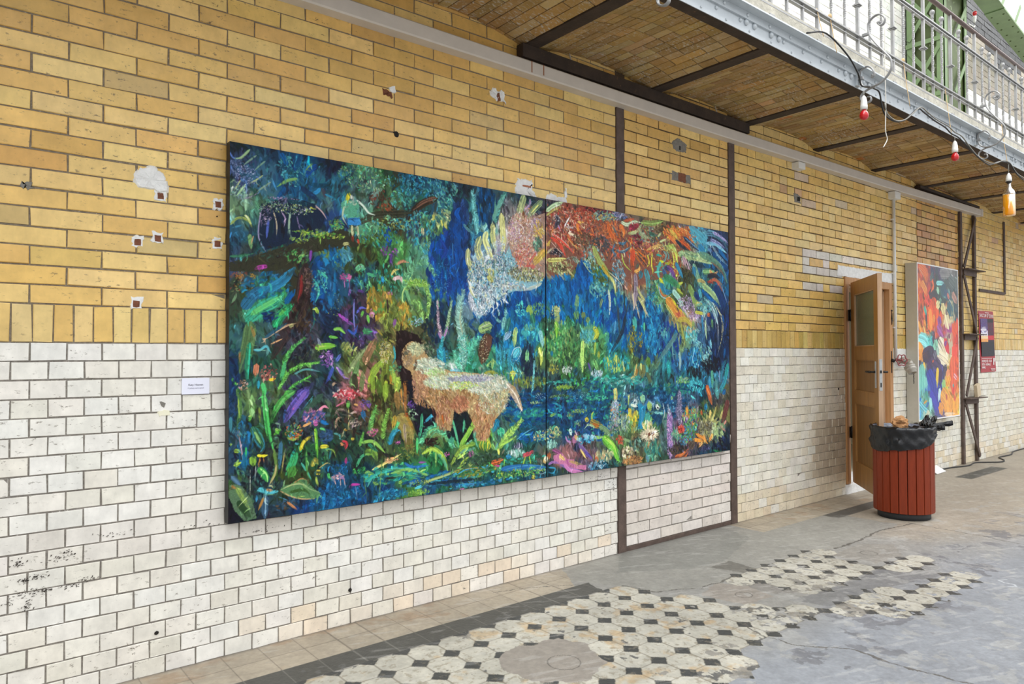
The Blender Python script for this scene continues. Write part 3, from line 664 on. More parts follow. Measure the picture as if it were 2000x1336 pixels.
# green roof girder: riveted bottom plate with a lattice web, running along the hall
gd = empty('roof_girder', (9.5, -.55, 5.6), label='pale green riveted roof girder at the upper right', cat='beam')
def DB(mb, name, m=M['green']):
    o = mb.build(name, m, gd); o.location = (-9.5, .55, -5.6); return o
def gx(x, w): return -.43+.078*(x-9.56)-w*.21
def plate(x0, x1, z0, z1, w0=0, w1=1):
    mb = MB(); vs = [(x0, gx(x0, w0), z0), (x1, gx(x1, w0), z0), (x1, gx(x1, w1), z0), (x0, gx(x0, w1), z0), (x0, gx(x0, w0), z1), (x1, gx(x1, w0), z1), (x1, gx(x1, w1), z1), (x0, gx(x0, w1), z1)]
    mb.raw(vs, [(0, 1, 2, 3), (7, 6, 5, 4), (0, 4, 5, 1), (1, 5, 6, 2), (2, 6, 7, 3), (3, 7, 4, 0)]); return mb
DB(plate(6.5, 12.3, 5.6, 5.612), 'bottom_plate'); DB(plate(10.05, 12.25, 5.588, 5.5995), 'splice_plate')
DB(plate(6.5, 12.3, 5.613, 5.69, .44, .50), 'web_angle')
mb = MB()
for i in range(9):
    for j in range(2):
        x = 10.2+i*.24; w = .2+.6*j+.05*(i % 2)
        mb.lathe([(.012, 0), (.010, -.006), (.001, -.010)], c=(x, gx(x, w), 5.588), n=8)
DB(mb, 'rivet_rows', M['green_dark'])
x = 8.2
while x < 12:
    mb = MB(); flatbar(mb, (x, gx(x, .47), 5.66), (x+.5, gx(x+.5, .47), 6.15), .05, (0, 1, 0)); DB(mb, 'lattice_bar'); x += .7

# ---------------------------------------------------------------- duct, pipe, boxes
dct = MB(); dp = [(-1.2, 3.215), (1.5, 3.22), (2.6, 3.222), (5.0, 3.222), (8.0, 3.245), (10.86, 3.288)]
vs = []; fs = []
for (x, z) in dp:
    h = .043; vs += [(x, -.002, z-h), (x, -.078, z-h), (x, -.085, z-h+.008), (x, -.085, z+h-.008), (x, -.078, z+h), (x, -.002, z+h)]
for i in range(len(dp)-1):
    for k in range(6): fs.append((i*6+k, i*6+(k+1) % 6, i*6+6+(k+1) % 6, i*6+6+k))
fs += [tuple(range(5, -1, -1)), tuple(range(len(dp)*6-6, len(dp)*6))]
dct.raw(vs, fs); duct = fix_normals(dct.build('cable_duct', M['duct'], label='long grey beige cable duct running along the top of the wall', cat='cable duct'))
mb = MB(); mb.box(10.80, 10.875, -.090, -.001, 3.238, 3.336, .008); mb.build('end_cap', M['duct'], duct)
for (x, z) in ((1.2, 3.30), (3.33, 3.33), (4.98, 3.33)):
    mb = MB(); mb.tube([(x, -.01, z-.03), (x-.004, -.03, z+.06), (x-.01, -.012, z+.13)], .005, 6); mb.build('wire_clip', M['duct'], duct)
mb = MB()
for (x, l_) in ((2.93, .045), (3.03, .04)): mb.box(x-.004, x+.004, -.0858, -.084, 3.235-l_, 3.262)
mb.build('rust_drip', mat('rust drip', (150, 96, 60), .7), duct)
tag_ = dict(cat='junction box', group=None)
mb = MB(); mb.box(6.18, 6.30, -.075, 0, 3.122, 3.184, .006); jb = mb.build('junction_box', M['white_paint'], label='white junction box under the duct between the steel upright and the door', cat='junction box')
mb = MB(); mb.tube([(6.31, -.035, 3.16), (6.325, -.035, 3.16)], .014, 10); mb.build('gland', M['white_paint'], jb)
mb = MB(); mb.box(8.20, 8.34, -.08, 0, 3.12, 3.20, .006); mb.build('junction_box', M['white_paint'], label='white junction box on top of the vertical pipe by the door', cat='junction box')
pp = MB(); pp.tube([(8.272, -.03, 3.13), (8.274, -.03, 1.36)], .017, 12); pipe = pp.build('wall_pipe', M['white_paint'], label='thin white vertical pipe right of the door', cat='pipe')
for z in (2.9, 2.3, 1.7):
    mb = MB(); mb.box(8.247, 8.30, -.034, 0, z-.008, z+.008, .002); mb.build('pipe_clip', M['white_paint'], pipe)
# fire hydrant valve
vt = empty('hose_valve', (8.45, -.05, 1.33), label='wall hose valve with red handwheel and hanging grey cap', cat='valve')
def VB(mb, name, m): o = mb.build(name, m, vt); o.location = (-8.45, .05, -1.33); return o
mb = MB(); mb.tube([(8.45, 0, 1.335), (8.43, -.06, 1.335), (8.39, -.12, 1.335)], [.03, .03, .028], 14); mb.tube([(8.274, -.03, 1.36), (8.30, -.045, 1.335), (8.40, -.055, 1.33)], .017, 10); mb.lathe([(.036, -.03), (.036, .03)], c=(8.40, -.06, 1.335), n=14, M=Matrix.Rotation(math.pi/2, 4, 'Y')); VB(mb, 'valve_body', M['valve'])
mb = MB(); ctr = Vector((8.17, -.135, 1.34)); nrm = Vector((-.55, -.83, 0)).normalized(); ua = nrm.cross(Vector((0, 0, 1))).normalized(); ub = Vector((0, 0, 1))
ring = []
for i in range(49):
    a = 2*math.pi*i/48; r_ = .058+.007*math.cos(6*a); ring.append(ctr+ua*r_*math.cos(a)+ub*r_*math.sin(a))
mb.tube(ring, .0062, 8, cap=False)
for i in range(5):
    a = 2*math.pi*i/5+.3; mb.tube([ctr, ctr+ua*.05*math.cos(a)+ub*.05*math.sin(a)], .005, 6)
mb.tube([ctr-nrm*.12, ctr+nrm*.012], .010, 8); VB(mb, 'handwheel', M['red_wheel'])
ax = Vector((-.15, -.45, -.88)).normalized(); rot = Vector((0, 0, 1)).rotation_difference(-ax).to_matrix().to_4x4()
mb = MB(); cc = Vector((8.31, -.17, 1.245)); mb.lathe([(.001, .055), (.035, .055), (.04, .045), (.058, .035), (.06, .015), (.052, .012), (.058, .004), (.058, -.016), (.05, -.022), (.044, -.05), (.04, -.055), (.036, -.052), (.034, -.02), (.001, -.02)], c=cc, n=22, M=rot); mb.tube([(8.39, -.12, 1.335), (8.35, -.15, 1.31), cc-ax*.05], [.028, .03, .034], 12); VB(mb, 'outlet_cap', M['valve'])
mb = MB()
for i in range(9):
    z = 1.185-i*.012; mb.lathe([(.001, -.007), (.0045, -.004), (.0045, .004), (.001, .007)], c=(8.31+.003*math.sin(i*2), -.20, z), n=6)
VB(mb, 'chain', M['iron_black'])

# ---------------------------------------------------------------- the door
dr = empty('door_1', (7.2, 0, 0), kind='structure')
def AB(mb, name, m, parent=dr):
    o = mb.build(name, m, parent)
    if parent is dr: o.location = (-7.2, 0, 0)
    return o
x0, x1, zt = 7.16, 8.24, 2.19
mb = MB(); mb.box(x0, x0+.075, -.018, .16, .10, zt, .004); mb.box(x1-.075, x1, -.018, .16, .10, zt, .004); mb.box(x0+.075, x1-.075, -.018, .16, zt-.075, zt, .004); AB(mb, 'door_frame', M['wood'])
mb = MB(); mb.box(x0+.075, x0+.095, .04, .30, .10, zt-.075, .002); mb.box(x1-.095, x1-.075, .04, .30, .10, zt-.075, .002); mb.box(x0+.075, x1-.075, .04, .30, zt-.095, zt-.075, .002); mb.box(x1-.125, x1-.095, .16, .18, .10, zt-.095, .002); AB(mb, 'door_lining', M['wood_worn'])
mb = MB(); mb.box(x0-.02, x1+.02, -.02, .35, -.02, .095, .01); AB(mb, 'threshold', M['plaster'])
# room glimpsed beyond the gap
mb = MB(); mb.box(6.4, 10.6, 2.4, 2.5, 0, 2.6); mb.box(6.4, 10.6, .26, 2.4, .05, .09); mb.box(10.5, 10.6, .26, 2.4, .09, 2.6); mb.box(6.4, 10.6, .26, 2.5, 2.6, 2.7); AB(mb, 'room_beyond', mat('pale room', (214, 206, 180), .8))
lf = empty('leaf', (0, 0, 0)); lf.parent = dr; lf.location = (7.232-7.2, -.03, 0); lf.rotation_euler = (0, 0, math.atan2(-.565, -.687))
# the leaf is built along local +x (hinge at 0), thickness in y; -y side faces the camera side
bpy.data.objects.remove(lf, do_unlink=True)
LW, LZ0, LZ1, LT = .885, .12, 2.13, .042
ang = math.atan2(-.565, -.687); LM = Matrix.Translation((7.232, -.035, 0)) @ Matrix.Rotation(ang, 4, 'Z')
def LB(mb, name, m, parent=None):
    o = mb.build(name, m, parent or dr)
    if parent is None: o.matrix_parent_inverse = Matrix(); o.matrix_local = Matrix.Translation((-7.2, 0, 0)) @ LM
    return o
mb = MB(); st = .115
mb.box(0, st, 0, LT, LZ0, LZ1, .003); mb.box(LW-st, LW, 0, LT, LZ0, LZ1, .003)
for a, b in ((LZ0, .33), (.93, 1.04), (1.36, 1.48), (2.00, LZ1)): mb.box(st, LW-st, .001, LT-.001, a, b, .002)
leaf = LB(mb, 'door_leaf', M['wood_leaf'])
mb = MB(); mb.box(st-.01, LW-st+.01, .013, .029, .32, .94); mb.box(st-.01, LW-st+.01, .013, .029, 1.03, 1.37); mb.build('leaf_panel', M['wood_panel'], leaf)
mb = MB()
for (a, b) in ((.33, .93), (1.04, 1.36)):
    for y0, y1 in ((.003, .013), (.029, .039)):
        mb.box(st, LW-st, y0, y1, a, a+.014); mb.box(st, LW-st, y0, y1, b-.014, b); mb.box(st, st+.014, y0, y1, a, b); mb.box(LW-st-.014, LW-st, y0, y1, a, b)
mb.build('panel_moulding', M['wood_leaf'], leaf)
mb = MB(); mb.box(st-.006, LW-st+.006, .018, .024, 1.47, 2.01); mb.build('glass_pane', M['glass_frost'], leaf)
mb = MB()
for y0, y1 in ((.004, .018), (.024, .038)):
    mb.box(st, LW-st, y0, y1, 1.48, 1.490); mb.box(st, LW-st, y0, y1, 1.99, 2.0); mb.box(st, st+.01, y0, y1, 1.48, 2.0); mb.box(LW-st-.01, LW-st, y0, y1, 1.48, 2.0)
mb.build('glazing_bead', M['wood_worn'], leaf)
mb = MB(); mb.box(LW, LW+.004, .002, LT-.002, LZ0, LZ1); mb.build('worn_edge', M['wood_worn'], leaf)
mb = MB(); mb.box(LW+.002, LW+.007, .009, .033, 1.08, 1.36, .001); mb.build('lock_plate', M['steel_plate'], leaf)
mb = MB(); mb.box(LW+.004, LW+.011, .014, .028, 1.235, 1.26, .001); mb.box(LW+.004, LW+.0085, .016, .026, 1.11, 1.15, .001); mb.build('latch', M['iron_black'], leaf)
# lever and its plate sit on the face y = 0, a second lever on the far face
mb = MB(); mb.box(LW-.075, LW-.045, -.009, 0, 1.10, 1.34, .003); mb.build('handle_plate', M['steel_plate'], leaf)
mb = MB(); mb.tube([(LW-.06, -.005, 1.245), (LW-.06, -.05, 1.245)], .009, 10); mb.tube([(LW-.06, -.05, 1.245), (LW-.10, -.055, 1.245), (LW-.19, -.05, 1.245)], [.010, .011, .009], 10); mb.tube([(LW-.06, LT, 1.245), (LW-.06, LT+.05, 1.245), (LW-.16, LT+.05, 1.245)], .009, 10); mb.build('door_handle', M['iron_black'], leaf)
for z in (.62, 1.80):
    mb = MB(); mb.tube([(7.235, -.032, z-.06), (7.235, -.032, z+.06)], .010, 10); mb.box(7.20, 7.235, -.03, -.022, z-.055, z+.055); AB(mb, 'hinge', M['iron_black'])
mb = MB(); mb.box(x1-.055, x1-.035, -.022, -.0175, 1.20, 1.44, .004); mb.tube([(x1-.045, -.02, 1.34), (x1-.045, -.05, 1.33)], .018, 10); AB(mb, 'strike_plate', M['iron_black'])
mb = MB(); mb.tube([(x1-.03, -.02, 1.87), (x1-.03, -.02, 1.79)], [.004, .010], 8); mb.lathe([(.001, -.012), (.011, -.006), (.011, .006), (.001, .012)], c=(x1-.03, -.02, 1.885), n=10); mb.tube([(x1-.03, -.02, 1.79), (x1-.03, -.02, 1.73)], [.010, .004], 8); AB(mb, 'hook', M['iron_black'])

# ---------------------------------------------------------------- litter bin
BX, BY = 6.57, -.79
bn = empty('litter_bin', (BX, BY, 0), label='round litter bin with red brown slats and black bag beside the open door', cat='bin')
mb = MB(); mb.lathe([(.205, 0), (.207, .055), (.20, .06), (.17, .062)], n=36); mb.build('base', M['bin_dark'], bn)
mb = MB(); mb.lathe([(.214, .062), (.214, .75), (.20, .752), (.20, .30), (.001, .29)], n=36); mb.build('liner', M['bin_dark'], bn)
NS = 22; sl0 = None
for i in range(NS):
    a = 2*math.pi*(i+.3)/NS
    if sl0 is None:
        mb = MB(); mb.box(.217, .236, -.0305, .0305, .058, .752, .003); sl0 = mb.build('slat', M['slat'], bn); o = sl0
    else: o = sl0.copy(); C.objects.link(o); o.parent = bn
    o.rotation_euler = (0, 0, a)
# bag: folded over the rim, higher on the right where it is knotted
bg_ = MB(); n = 96; rows = 12; vs = []; fs = []
rk = [R.uniform(-1, 1) for _ in range(40)]
for j in range(rows+1):
    for i in range(n):
        a = 2*math.pi*i/n; t = j/rows
        drop = .125+.085*math.cos(a+3.28)+.012*math.sin(a*3+1)+.006*rk[i//4 % 40]
        kn = max(0, math.cos(a-(-.60)))**6
        drop *= 1-.45*kn
        wob = .004*math.sin(a*9+j*.9)+.004*math.sin(a*17-j*1.3)+.003*math.sin(a*31+j)
        if j <= 3: r_ = .175+.078*(j/3); z = .70+.085*(j/3)**.6 if j else .60
        else: r_ = .253+.005*math.sin((j-3)*1.2)+wob; z = .785-drop*((j-3)/(rows-3))
        vs.append((r_*math.cos(a), r_*math.sin(a), z+(wob*.8 if j > 1 else 0)))
for j in range(rows):
    for i in range(n): fs.append((j*n+i, j*n+(i+1) % n, (j+1)*n+(i+1) % n, (j+1)*n+i))
bg_.raw(vs, fs, smooth=True); bag = bg_.build('bin_bag', M['bag'], bn)
mb = MB(); mb.lathe([(.19, .60), (.185, .70), (.235, .784)], n=40); fs_ = mb.f.pop(); mb.c.pop(); mb.sm.pop(); mb.build('bag_inside', M['bag_in'], bag)
mb = MB()
def spike(a, r0_, z0_, out, up, w_, k=5):
    d = Vector((math.cos(a), math.sin(a), 0)); s_ = Vector((-math.sin(a), math.cos(a), 0)); vs = []; fs = []
    for i in range(k+1):
        t = i/k; c_ = d*(r0_+out*t)+Vector((0, 0, z0_+up*t)); ww = w_*(1-.35*t)*(1+.2*math.sin(i*2.1))
        for m_ in range(9):
            q = m_/8*2-1; vs.append(c_+s_*ww*q+Vector((0, 0, .014*math.sin(q*8+i)+.010*math.cos(q*3))))
    for i in range(k):
        for m_ in range(8): fs.append((i*9+m_, i*9+m_+1, i*9+m_+10, i*9+m_+9))
    n0 = len(vs); vs2 = [v-Vector((0, 0, .006)) for v in vs]; mb.raw(vs+vs2, fs+[tuple(x_+n0 for x_ in f[::-1]) for f in fs])
spike(-.95, .215, .775, .17, .045, .04); spike(-.55, .19, .79, .05, .075, .05); spike(-.75, .20, .79, .08, .07, .05); spike(-1.2, .215, .765, .10, .02, .03); spike(-.5, .20, .79, .12, .015, .03)
mb.build('bag_knot', M['bag'], bag)
pm_ = bmesh.new(); bmesh.ops.create_icosphere(pm_, subdivisions=3, radius=1)
for v in pm_.verts:
    k = 1+.28*math.sin(v.co.x*7+v.co.y*5)*math.cos(v.co.z*6)+R.gauss(0, .06); v.co = Vector((v.co.x*.075*k, v.co.y*.06*k, v.co.z*.055*k))
me = bpy.data.meshes.new('crumpled_paper'); pm_.to_mesh(me); pm_.free(); me.materials.append(M['paper'])
o = bpy.data.objects.new('crumpled_paper', me); C.objects.link(o); o.location = (BX+.02, BY+.03, .80); tag(o, 'crumpled brown paper sticking out of the litter bin', 'paper')
mb = MB(); mb.lathe([(.001, .60), (.17, .60), (.17, .735), (.001, .738)], n=20); mb.build('rubbish_fill', M['bag_in'], bn)

# ---------------------------------------------------------------- abstract print, lattice frame, poster, card and small things
bx = empty('framed_abstract_print', (9.19, 0, 1.55), label='upright orange, blue and turquoise abstract print in a deep pale box frame', cat='picture')
def PB(o): o.location = (-9.19, 0, -1.55); return o
px0, px1, pz0, pz1, py = 8.59, 9.80, .65, 2.44, -.134
mb = MB(); mb.box(px0, px1, py, -.012, pz0, pz1, .002); PB(mb.build('box_frame', M['box_side'], bx))
mb = MB()
for a, b, c, d in ((px0, px1, pz1-.014, pz1), (px0, px1, pz0, pz0+.014), (px0, px0+.014, pz0+.014, pz1-.014), (px1-.014, px1, pz0+.014, pz1-.014)): mb.box(a, b, py-.006, py, c, d, .001)
PB(mb.build('white_lip', M['lip'], bx))
lt = empty('lattice_frame', (10.5, -.05, 0), label='tall rusty steel lattice frame on the wall right of the abstract print', cat='frame')
def TB(mb, name, m=M['steel_brown'], p=lt): o = mb.build(name, m, p); o.location = (-10.5, .05, 0); return o
def bar(p, q, w_=.055, t=.035):
    mb = MB(); flatbar(mb, (p[0], -.05, p[1]), (q[0], -.05, q[1]), w_, (0, 1, 0), t); return mb
for xa, xw in ((10.245, 3.232), (10.72, 3.236)): mb = MB(); mb.box(xa-.032, xa+.032, -.036, -.006, 0, xw, .003); TB(mb, 'upright')
for z in (2.49, 1.655, .83):
    mb = MB(); mb.box(10.22, 10.84, -.12, -.008, z, z+.012, .002); mb.box(10.27, 10.72, -.05, -.04, z-.07, z, .001); TB(mb, 'shelf_angle')
for p, q in (((10.70, 3.2), (10.27, 2.52)), ((10.26, 2.42), (10.69, 1.68)), ((10.70, 1.62), (10.29, .87)), ((10.27, .76), (10.74, .06))): TB(bar(p, q, .05, .014), 'diagonal_brace')
mb = MB(); mb.box(-.06, .06, -.02, .02, 0, .16, .003); o = mb.build('wood_offcut', mat('pale offcut', (208, 190, 160), .6, noise=.1, nscale=20), label='pale wood offcut leaning on the lowest shelf of the lattice frame', cat='wood block'); o.location = (10.58, -.085, .856); o.rotation_euler = (0, -.22, 0)

ps = empty('wall_poster', (11.15, -.012, 1.57), label='dark red event poster with sunset photograph on the wall', cat='poster')
V = lambda x, z: (x-11.15, -.0005, z-1.57)
mb = MB(); n = 12
vs = []; fs = []
for i in range(n+1):
    t = i/n; z = 1.985-.83*t; off = .07*t
    for j in range(5):
        u = j/4; vs.append((10.865+off+.565*u, -.010-.004*math.sin(t*9)-.006*(u > .9)*abs(math.sin(t*4)), z+.01*u))
for i in range(n):
    for j in range(4): fs.append((i*5+j, i*5+j+1, i*5+j+6, i*5+j+5))
mb.raw(vs, [f[::-1] for f in fs], lin((176, 62, 70))); o = mb.build('poster_sheet', M['poster_red'], ps); o.location = (-11.15, .012, -1.57)
mb = MB()
def pq(u0, u1, t0, t1, c, d=0):
    P_ = lambda u, t: (10.865+.07*t+.565*u, -.020-d, 1.985-.83*t+.01*u)
    mb.quad(P_(u0, t1), P_(u1, t1), P_(u1, t0), P_(u0, t0), lin(c))
nx_, ny_ = 30, 60
sky = [[R.random() for _ in range(16)] for _ in range(16)]
for i in range(nx_):
    for j in range(ny_):
        u, t = (i+.5)/nx_, (j+.5)/ny_; left = u < .52
        if left: c = (92, 70, 128) if t < .22 else ((226, 222, 236) if sky[int(t*22) % 16][int(u*14) % 16] < .1+(t-.18)*3.2+.3*R.random()-.3*u else (104, 78, 140)) if t < .45 else (246, 214, 170) if t < .53 else (244, 168, 96) if t < .62 else (34, 34, 44)
        else: c = (30, 28, 36) if t < .1 else (84, 36, 60) if t < .45 else (206, 52, 62) if t < .56 else (46, 34, 50) if t < .62 else (30, 34, 46)
        c = tuple(max(0, min(255, v+R.gauss(0, 9))) for v in c)
        pq(.07+.87*i/nx_, .07+.87*(i+1)/nx_, .125+.615*j/ny_, .125+.615*(j+1)/ny_, c)
o = mb.build('sunset_photograph', M['poster_red'], ps); o.location = (-11.15, .012, -1.57)
def text(s_, x, z, size, m, parent, name='lettering', y=-.018, align='LEFT', sx_=1, loc0=(0, 0, 0), bold=0):
    cu = bpy.data.curves.new(name, 'FONT'); cu.body = s_; cu.size = size; cu.align_x = align; cu.extrude = .0003; cu.offset = bold
    o = bpy.data.objects.new(name, cu); C.objects.link(o); dg = bpy.context.evaluated_depsgraph_get()
    me = bpy.data.meshes.new_from_object(o.evaluated_get(dg)); bpy.data.objects.remove(o); me.materials.append(m)
    o = bpy.data.objects.new(name, me); C.objects.link(o); o.parent = parent
    o.location = (x-loc0[0], y-loc0[1], z-loc0[2]); o.rotation_euler = (math.pi/2, 0, 0); o.scale = (sx_, 1, 1); return o
L0 = (11.15, -.012, 1.57)
text('SANCTUM OF SOUND', 10.885, 1.905, .062, M['text_white'], ps, loc0=L0, sx_=.86, y=-.02, bold=.001)
text('HAMBURG', 11.09, 1.955, .022, M['text_white'], ps, loc0=L0, y=-.02) if 0 else None
mb = MB(); mb.box(11.09, 11.24, -.021, -.0205, 1.962, 1.970); o = mb.build('lettering', M['text_white'], ps); o.location = (-11.15, .012, -1.57)
text('ANDREJ OZI - RUN', 10.94, 1.295, .045, M['text_white'], ps, loc0=L0, sx_=1.0, y=-.02, bold=.001)
text('PETER - NORMALE\nHIMMEL', 10.945, 1.25, .04, M['text_white'], ps, loc0=L0, sx_=1.0, y=-.02, bold=.001)
mb = MB(); mb.box(10.94, 11.34, -.021, -.0205, 1.343, 1.349); mb.box(11.28, 11.46, -.021, -.0205, 1.195, 1.205); mb.box(11.31, 11.46, -.021, -.0205, 1.180, 1.188)
mb.box(11.38, 11.42, -.021, -.0205, 1.255, 1.35); mb.box(11.43, 11.46, -.021, -.0205, 1.30, 1.35); o = mb.build('lettering', M['text_white'], ps); o.location = (-11.15, .012, -1.57)

cd = empty('title_card', (.948, -.008, 1.266), label='small white title card on the tiles left of the big painting', cat='card')
mb = MB(); mb.box(-.060, .060, -.002, .002, -.037, .037, .0005); mb.build('card_sheet', M['card'], cd)
text('Katy Heaven', 0, .002, .0125, M['text_grey'], cd, y=-.0026, align='CENTER')
text('A jatlany nemi uposil', 0, -.0115, .0085, mat('print pale grey', (168, 168, 184), .6), cd, y=-.0026, align='CENTER')

mb = MB(); mb.box(0, .30, -.004, .004, 0, .20, .001); sh = mb.build('white_board', M['lip'], label='white board lying against the wall behind the litter bin', cat='board'); sh.location = (9.13, -.12, .004); sh.rotation_euler = (-1.05, 0, .05)
cb = MB(); cb.tube(spline([(8.9, -.03, .010), (9.65, -.03, .008), (10.10, -.12, .008), (10.45, -.09, .008), (10.75, -.27, .008), (10.96, -.255, .008), (11.10, -.18, .008), (11.25, -.115, .008), (11.66, -.13, .008), (12.05, -.05, .008), (12.62, -.04, .008), (14, -.04, .008)], 8), .008, 8)
cb.build('floor_cable', M['cable_black'], label='black cable lying on the floor along the wall foot', cat='cable')

# ---------------------------------------------------------------- string of lamps along the girder
LY = -1.13
cp = [(4.38, 3.484), (4.612, 3.545), (4.91, 3.482), (5.089, 3.397), (5.14, 3.325), (5.25, 3.345), (5.358, 3.354), (5.436, 3.344), (5.468, 3.263), (5.524, 3.192), (5.677, 3.174), (5.824, 3.213), (5.953, 3.289), (6.085, 3.361), (6.219, 3.356), (6.443, 3.343), (6.676, 3.333), (6.796, 3.304), (6.95, 3.293), (7.165, 3.24), (7.417, 3.197), (7.647, 3.185), (7.795, 3.203), (8.006, 3.265), (8.225, 3.289), (8.305, 3.275), (8.468, 3.211), (8.754, 3.192), (9.2, 3.24), (9.7, 3.28)]
mb = MB(); mb.tube(spline([(x, LY+.01*math.sin(x*5), z) for x, z in cp], 5), .006, 7)
mb.build('lamp_cable', M['cable_black'], label='dark cable slung along the gallery girder carrying the lamps', cat='cable')
mb = MB(); mb.tube(spline([(x, LY-.018+.01*math.sin(x*7), z+.004) for x, z in cp[8:]], 5), .005, 6)
mb.build('lamp_cable', M['cable_grey'], label='thinner grey cable twisted beside the dark lamp cable', cat='cable')
def bulb_lamp(x, ztop, label, y=LY, s=1.0):
    t = empty('hanging_lamp', (x, y, ztop), label=label, cat='lamp', group='lamps with red bulbs')
    mb = MB(); mb.tube([(0, 0, .0), (0, 0, -.05*s)], .004*s, 6); mb.build('flex', M['cable_grey'], t)
    mb = MB(); mb.lathe([(.006*s, -.035*s), (.016*s, -.05*s), (.022*s, -.08*s), (.023*s, -.105*s), (.0245*s, -.107*s), (.0245*s, -.135*s), (.019*s, -.137*s)], n=18); mb.build('socket', M['porcelain'], t)
    mb = MB(); mb.lathe([(.013*s, -.136*s), (.016*s, -.144*s), (.026*s, -.158*s), (.031*s, -.176*s), (.029*s, -.194*s), (.018*s, -.207*s), (.001, -.211*s)], n=22); mb.build('bulb', M['red_bulb'], t)
    return t
bulb_lamp(5.165, 3.29, 'red bulb in a white socket hanging by the first iron scroll', -1.13)
bulb_lamp(6.862, 3.285, 'red bulb in a white socket hanging below the girder, farther from the camera')
t = empty('bottle_lamp', (8.245, LY, 3.265), label='hanging lamp made of a clear bottle with amber glass at the right', cat='lamp')
mb = MB(); mb.tube([(0, 0, .02), (0, 0, -.09)], .004, 6); mb.build('flex', M['cable_grey'], t)
mb = MB(); mb.lathe([(.006, -.075), (.020, -.10), (.026, -.13), (.028, -.155), (.022, -.157)], n=18); mb.build('socket', M['porcelain'], t)
mb = MB(); mb.lathe([(.023, -.157), (.026, -.160), (.026, -.168), (.02, -.17)], n=18); mb.build('collar', M['iron_black'], t)
mb = MB(); mb.lathe([(.017, -.168), (.017, -.20), (.024, -.225), (.046, -.255), (.0525, -.28), (.0525, -.292)], n=28); mb.build('bottle', M['bottle'], t)
mb = MB(); mb.lathe([(.001, -.2925), (.0525, -.293), (.0525, -.485), (.050, -.497), (.03, -.50), (.001, -.499)], n=24); mb.build('amber_glass', M['amber'], t)
# pendant lamp far up under the roof
ul = bulb_lamp(9.56, 5.30, 'small red bulb standing in a white socket on an arm of the green column', -.44, .8); ul.rotation_euler = (math.pi, 0, 0)
mb = MB(); mb.tube(spline([(0, 0, 0), (-.01, 0, .025), (-.07, 0, .03), (-.19, 0, .04)], 4), .006, 6); mb.build('arm', M['porcelain'], ul)
mb = MB(); mb.tube(spline([(5.497, -1.14, 3.85), (5.494, -1.14, 3.652), (5.489, -1.14, 3.59), (5.497, -1.14, 3.28), (5.486, -1.14, 3.07), (5.513, -1.14, 3.008), (5.47, -1.14, 2.955), (5.447, -1.14, 2.934)], 6), .0035, 6); mb.build('hanging_string', M['string'], label='white string hanging from the railing with a frayed end', cat='string')
for i, (x, z0, z1, lb) in enumerate(((4.62, 3.74, 3.53, 'beige twine tied round the railing, leftmost of the loose ends'), (4.80, 3.74, 3.47, 'beige twine hanging from the railing down to the lamp cable'), (6.83, 3.72, 3.29, 'thin twine holding up the farther red bulb'), (8.26, 3.70, 3.29, 'thin twine holding up the bottle lamp'), (5.98, 3.74, 3.36, 'beige twine hanging between the two red bulbs'))):
    mb = MB(); mb.tube(spline([(x, RY-.01, z0), (x+.01, -1.09, (z0+z1)/2), (x-.005, -1.12, z1)], 4), .0028, 5)
    if i in (1, 4): mb.lathe([(.001, -.02), (.012, -.012), (.014, 0), (.012, .012), (.001, .02)], c=(x, RY-.01, z0), n=8)
    mb.build('twine', M['twine'], label=lb, cat='twine', group='loose twines on the railing')

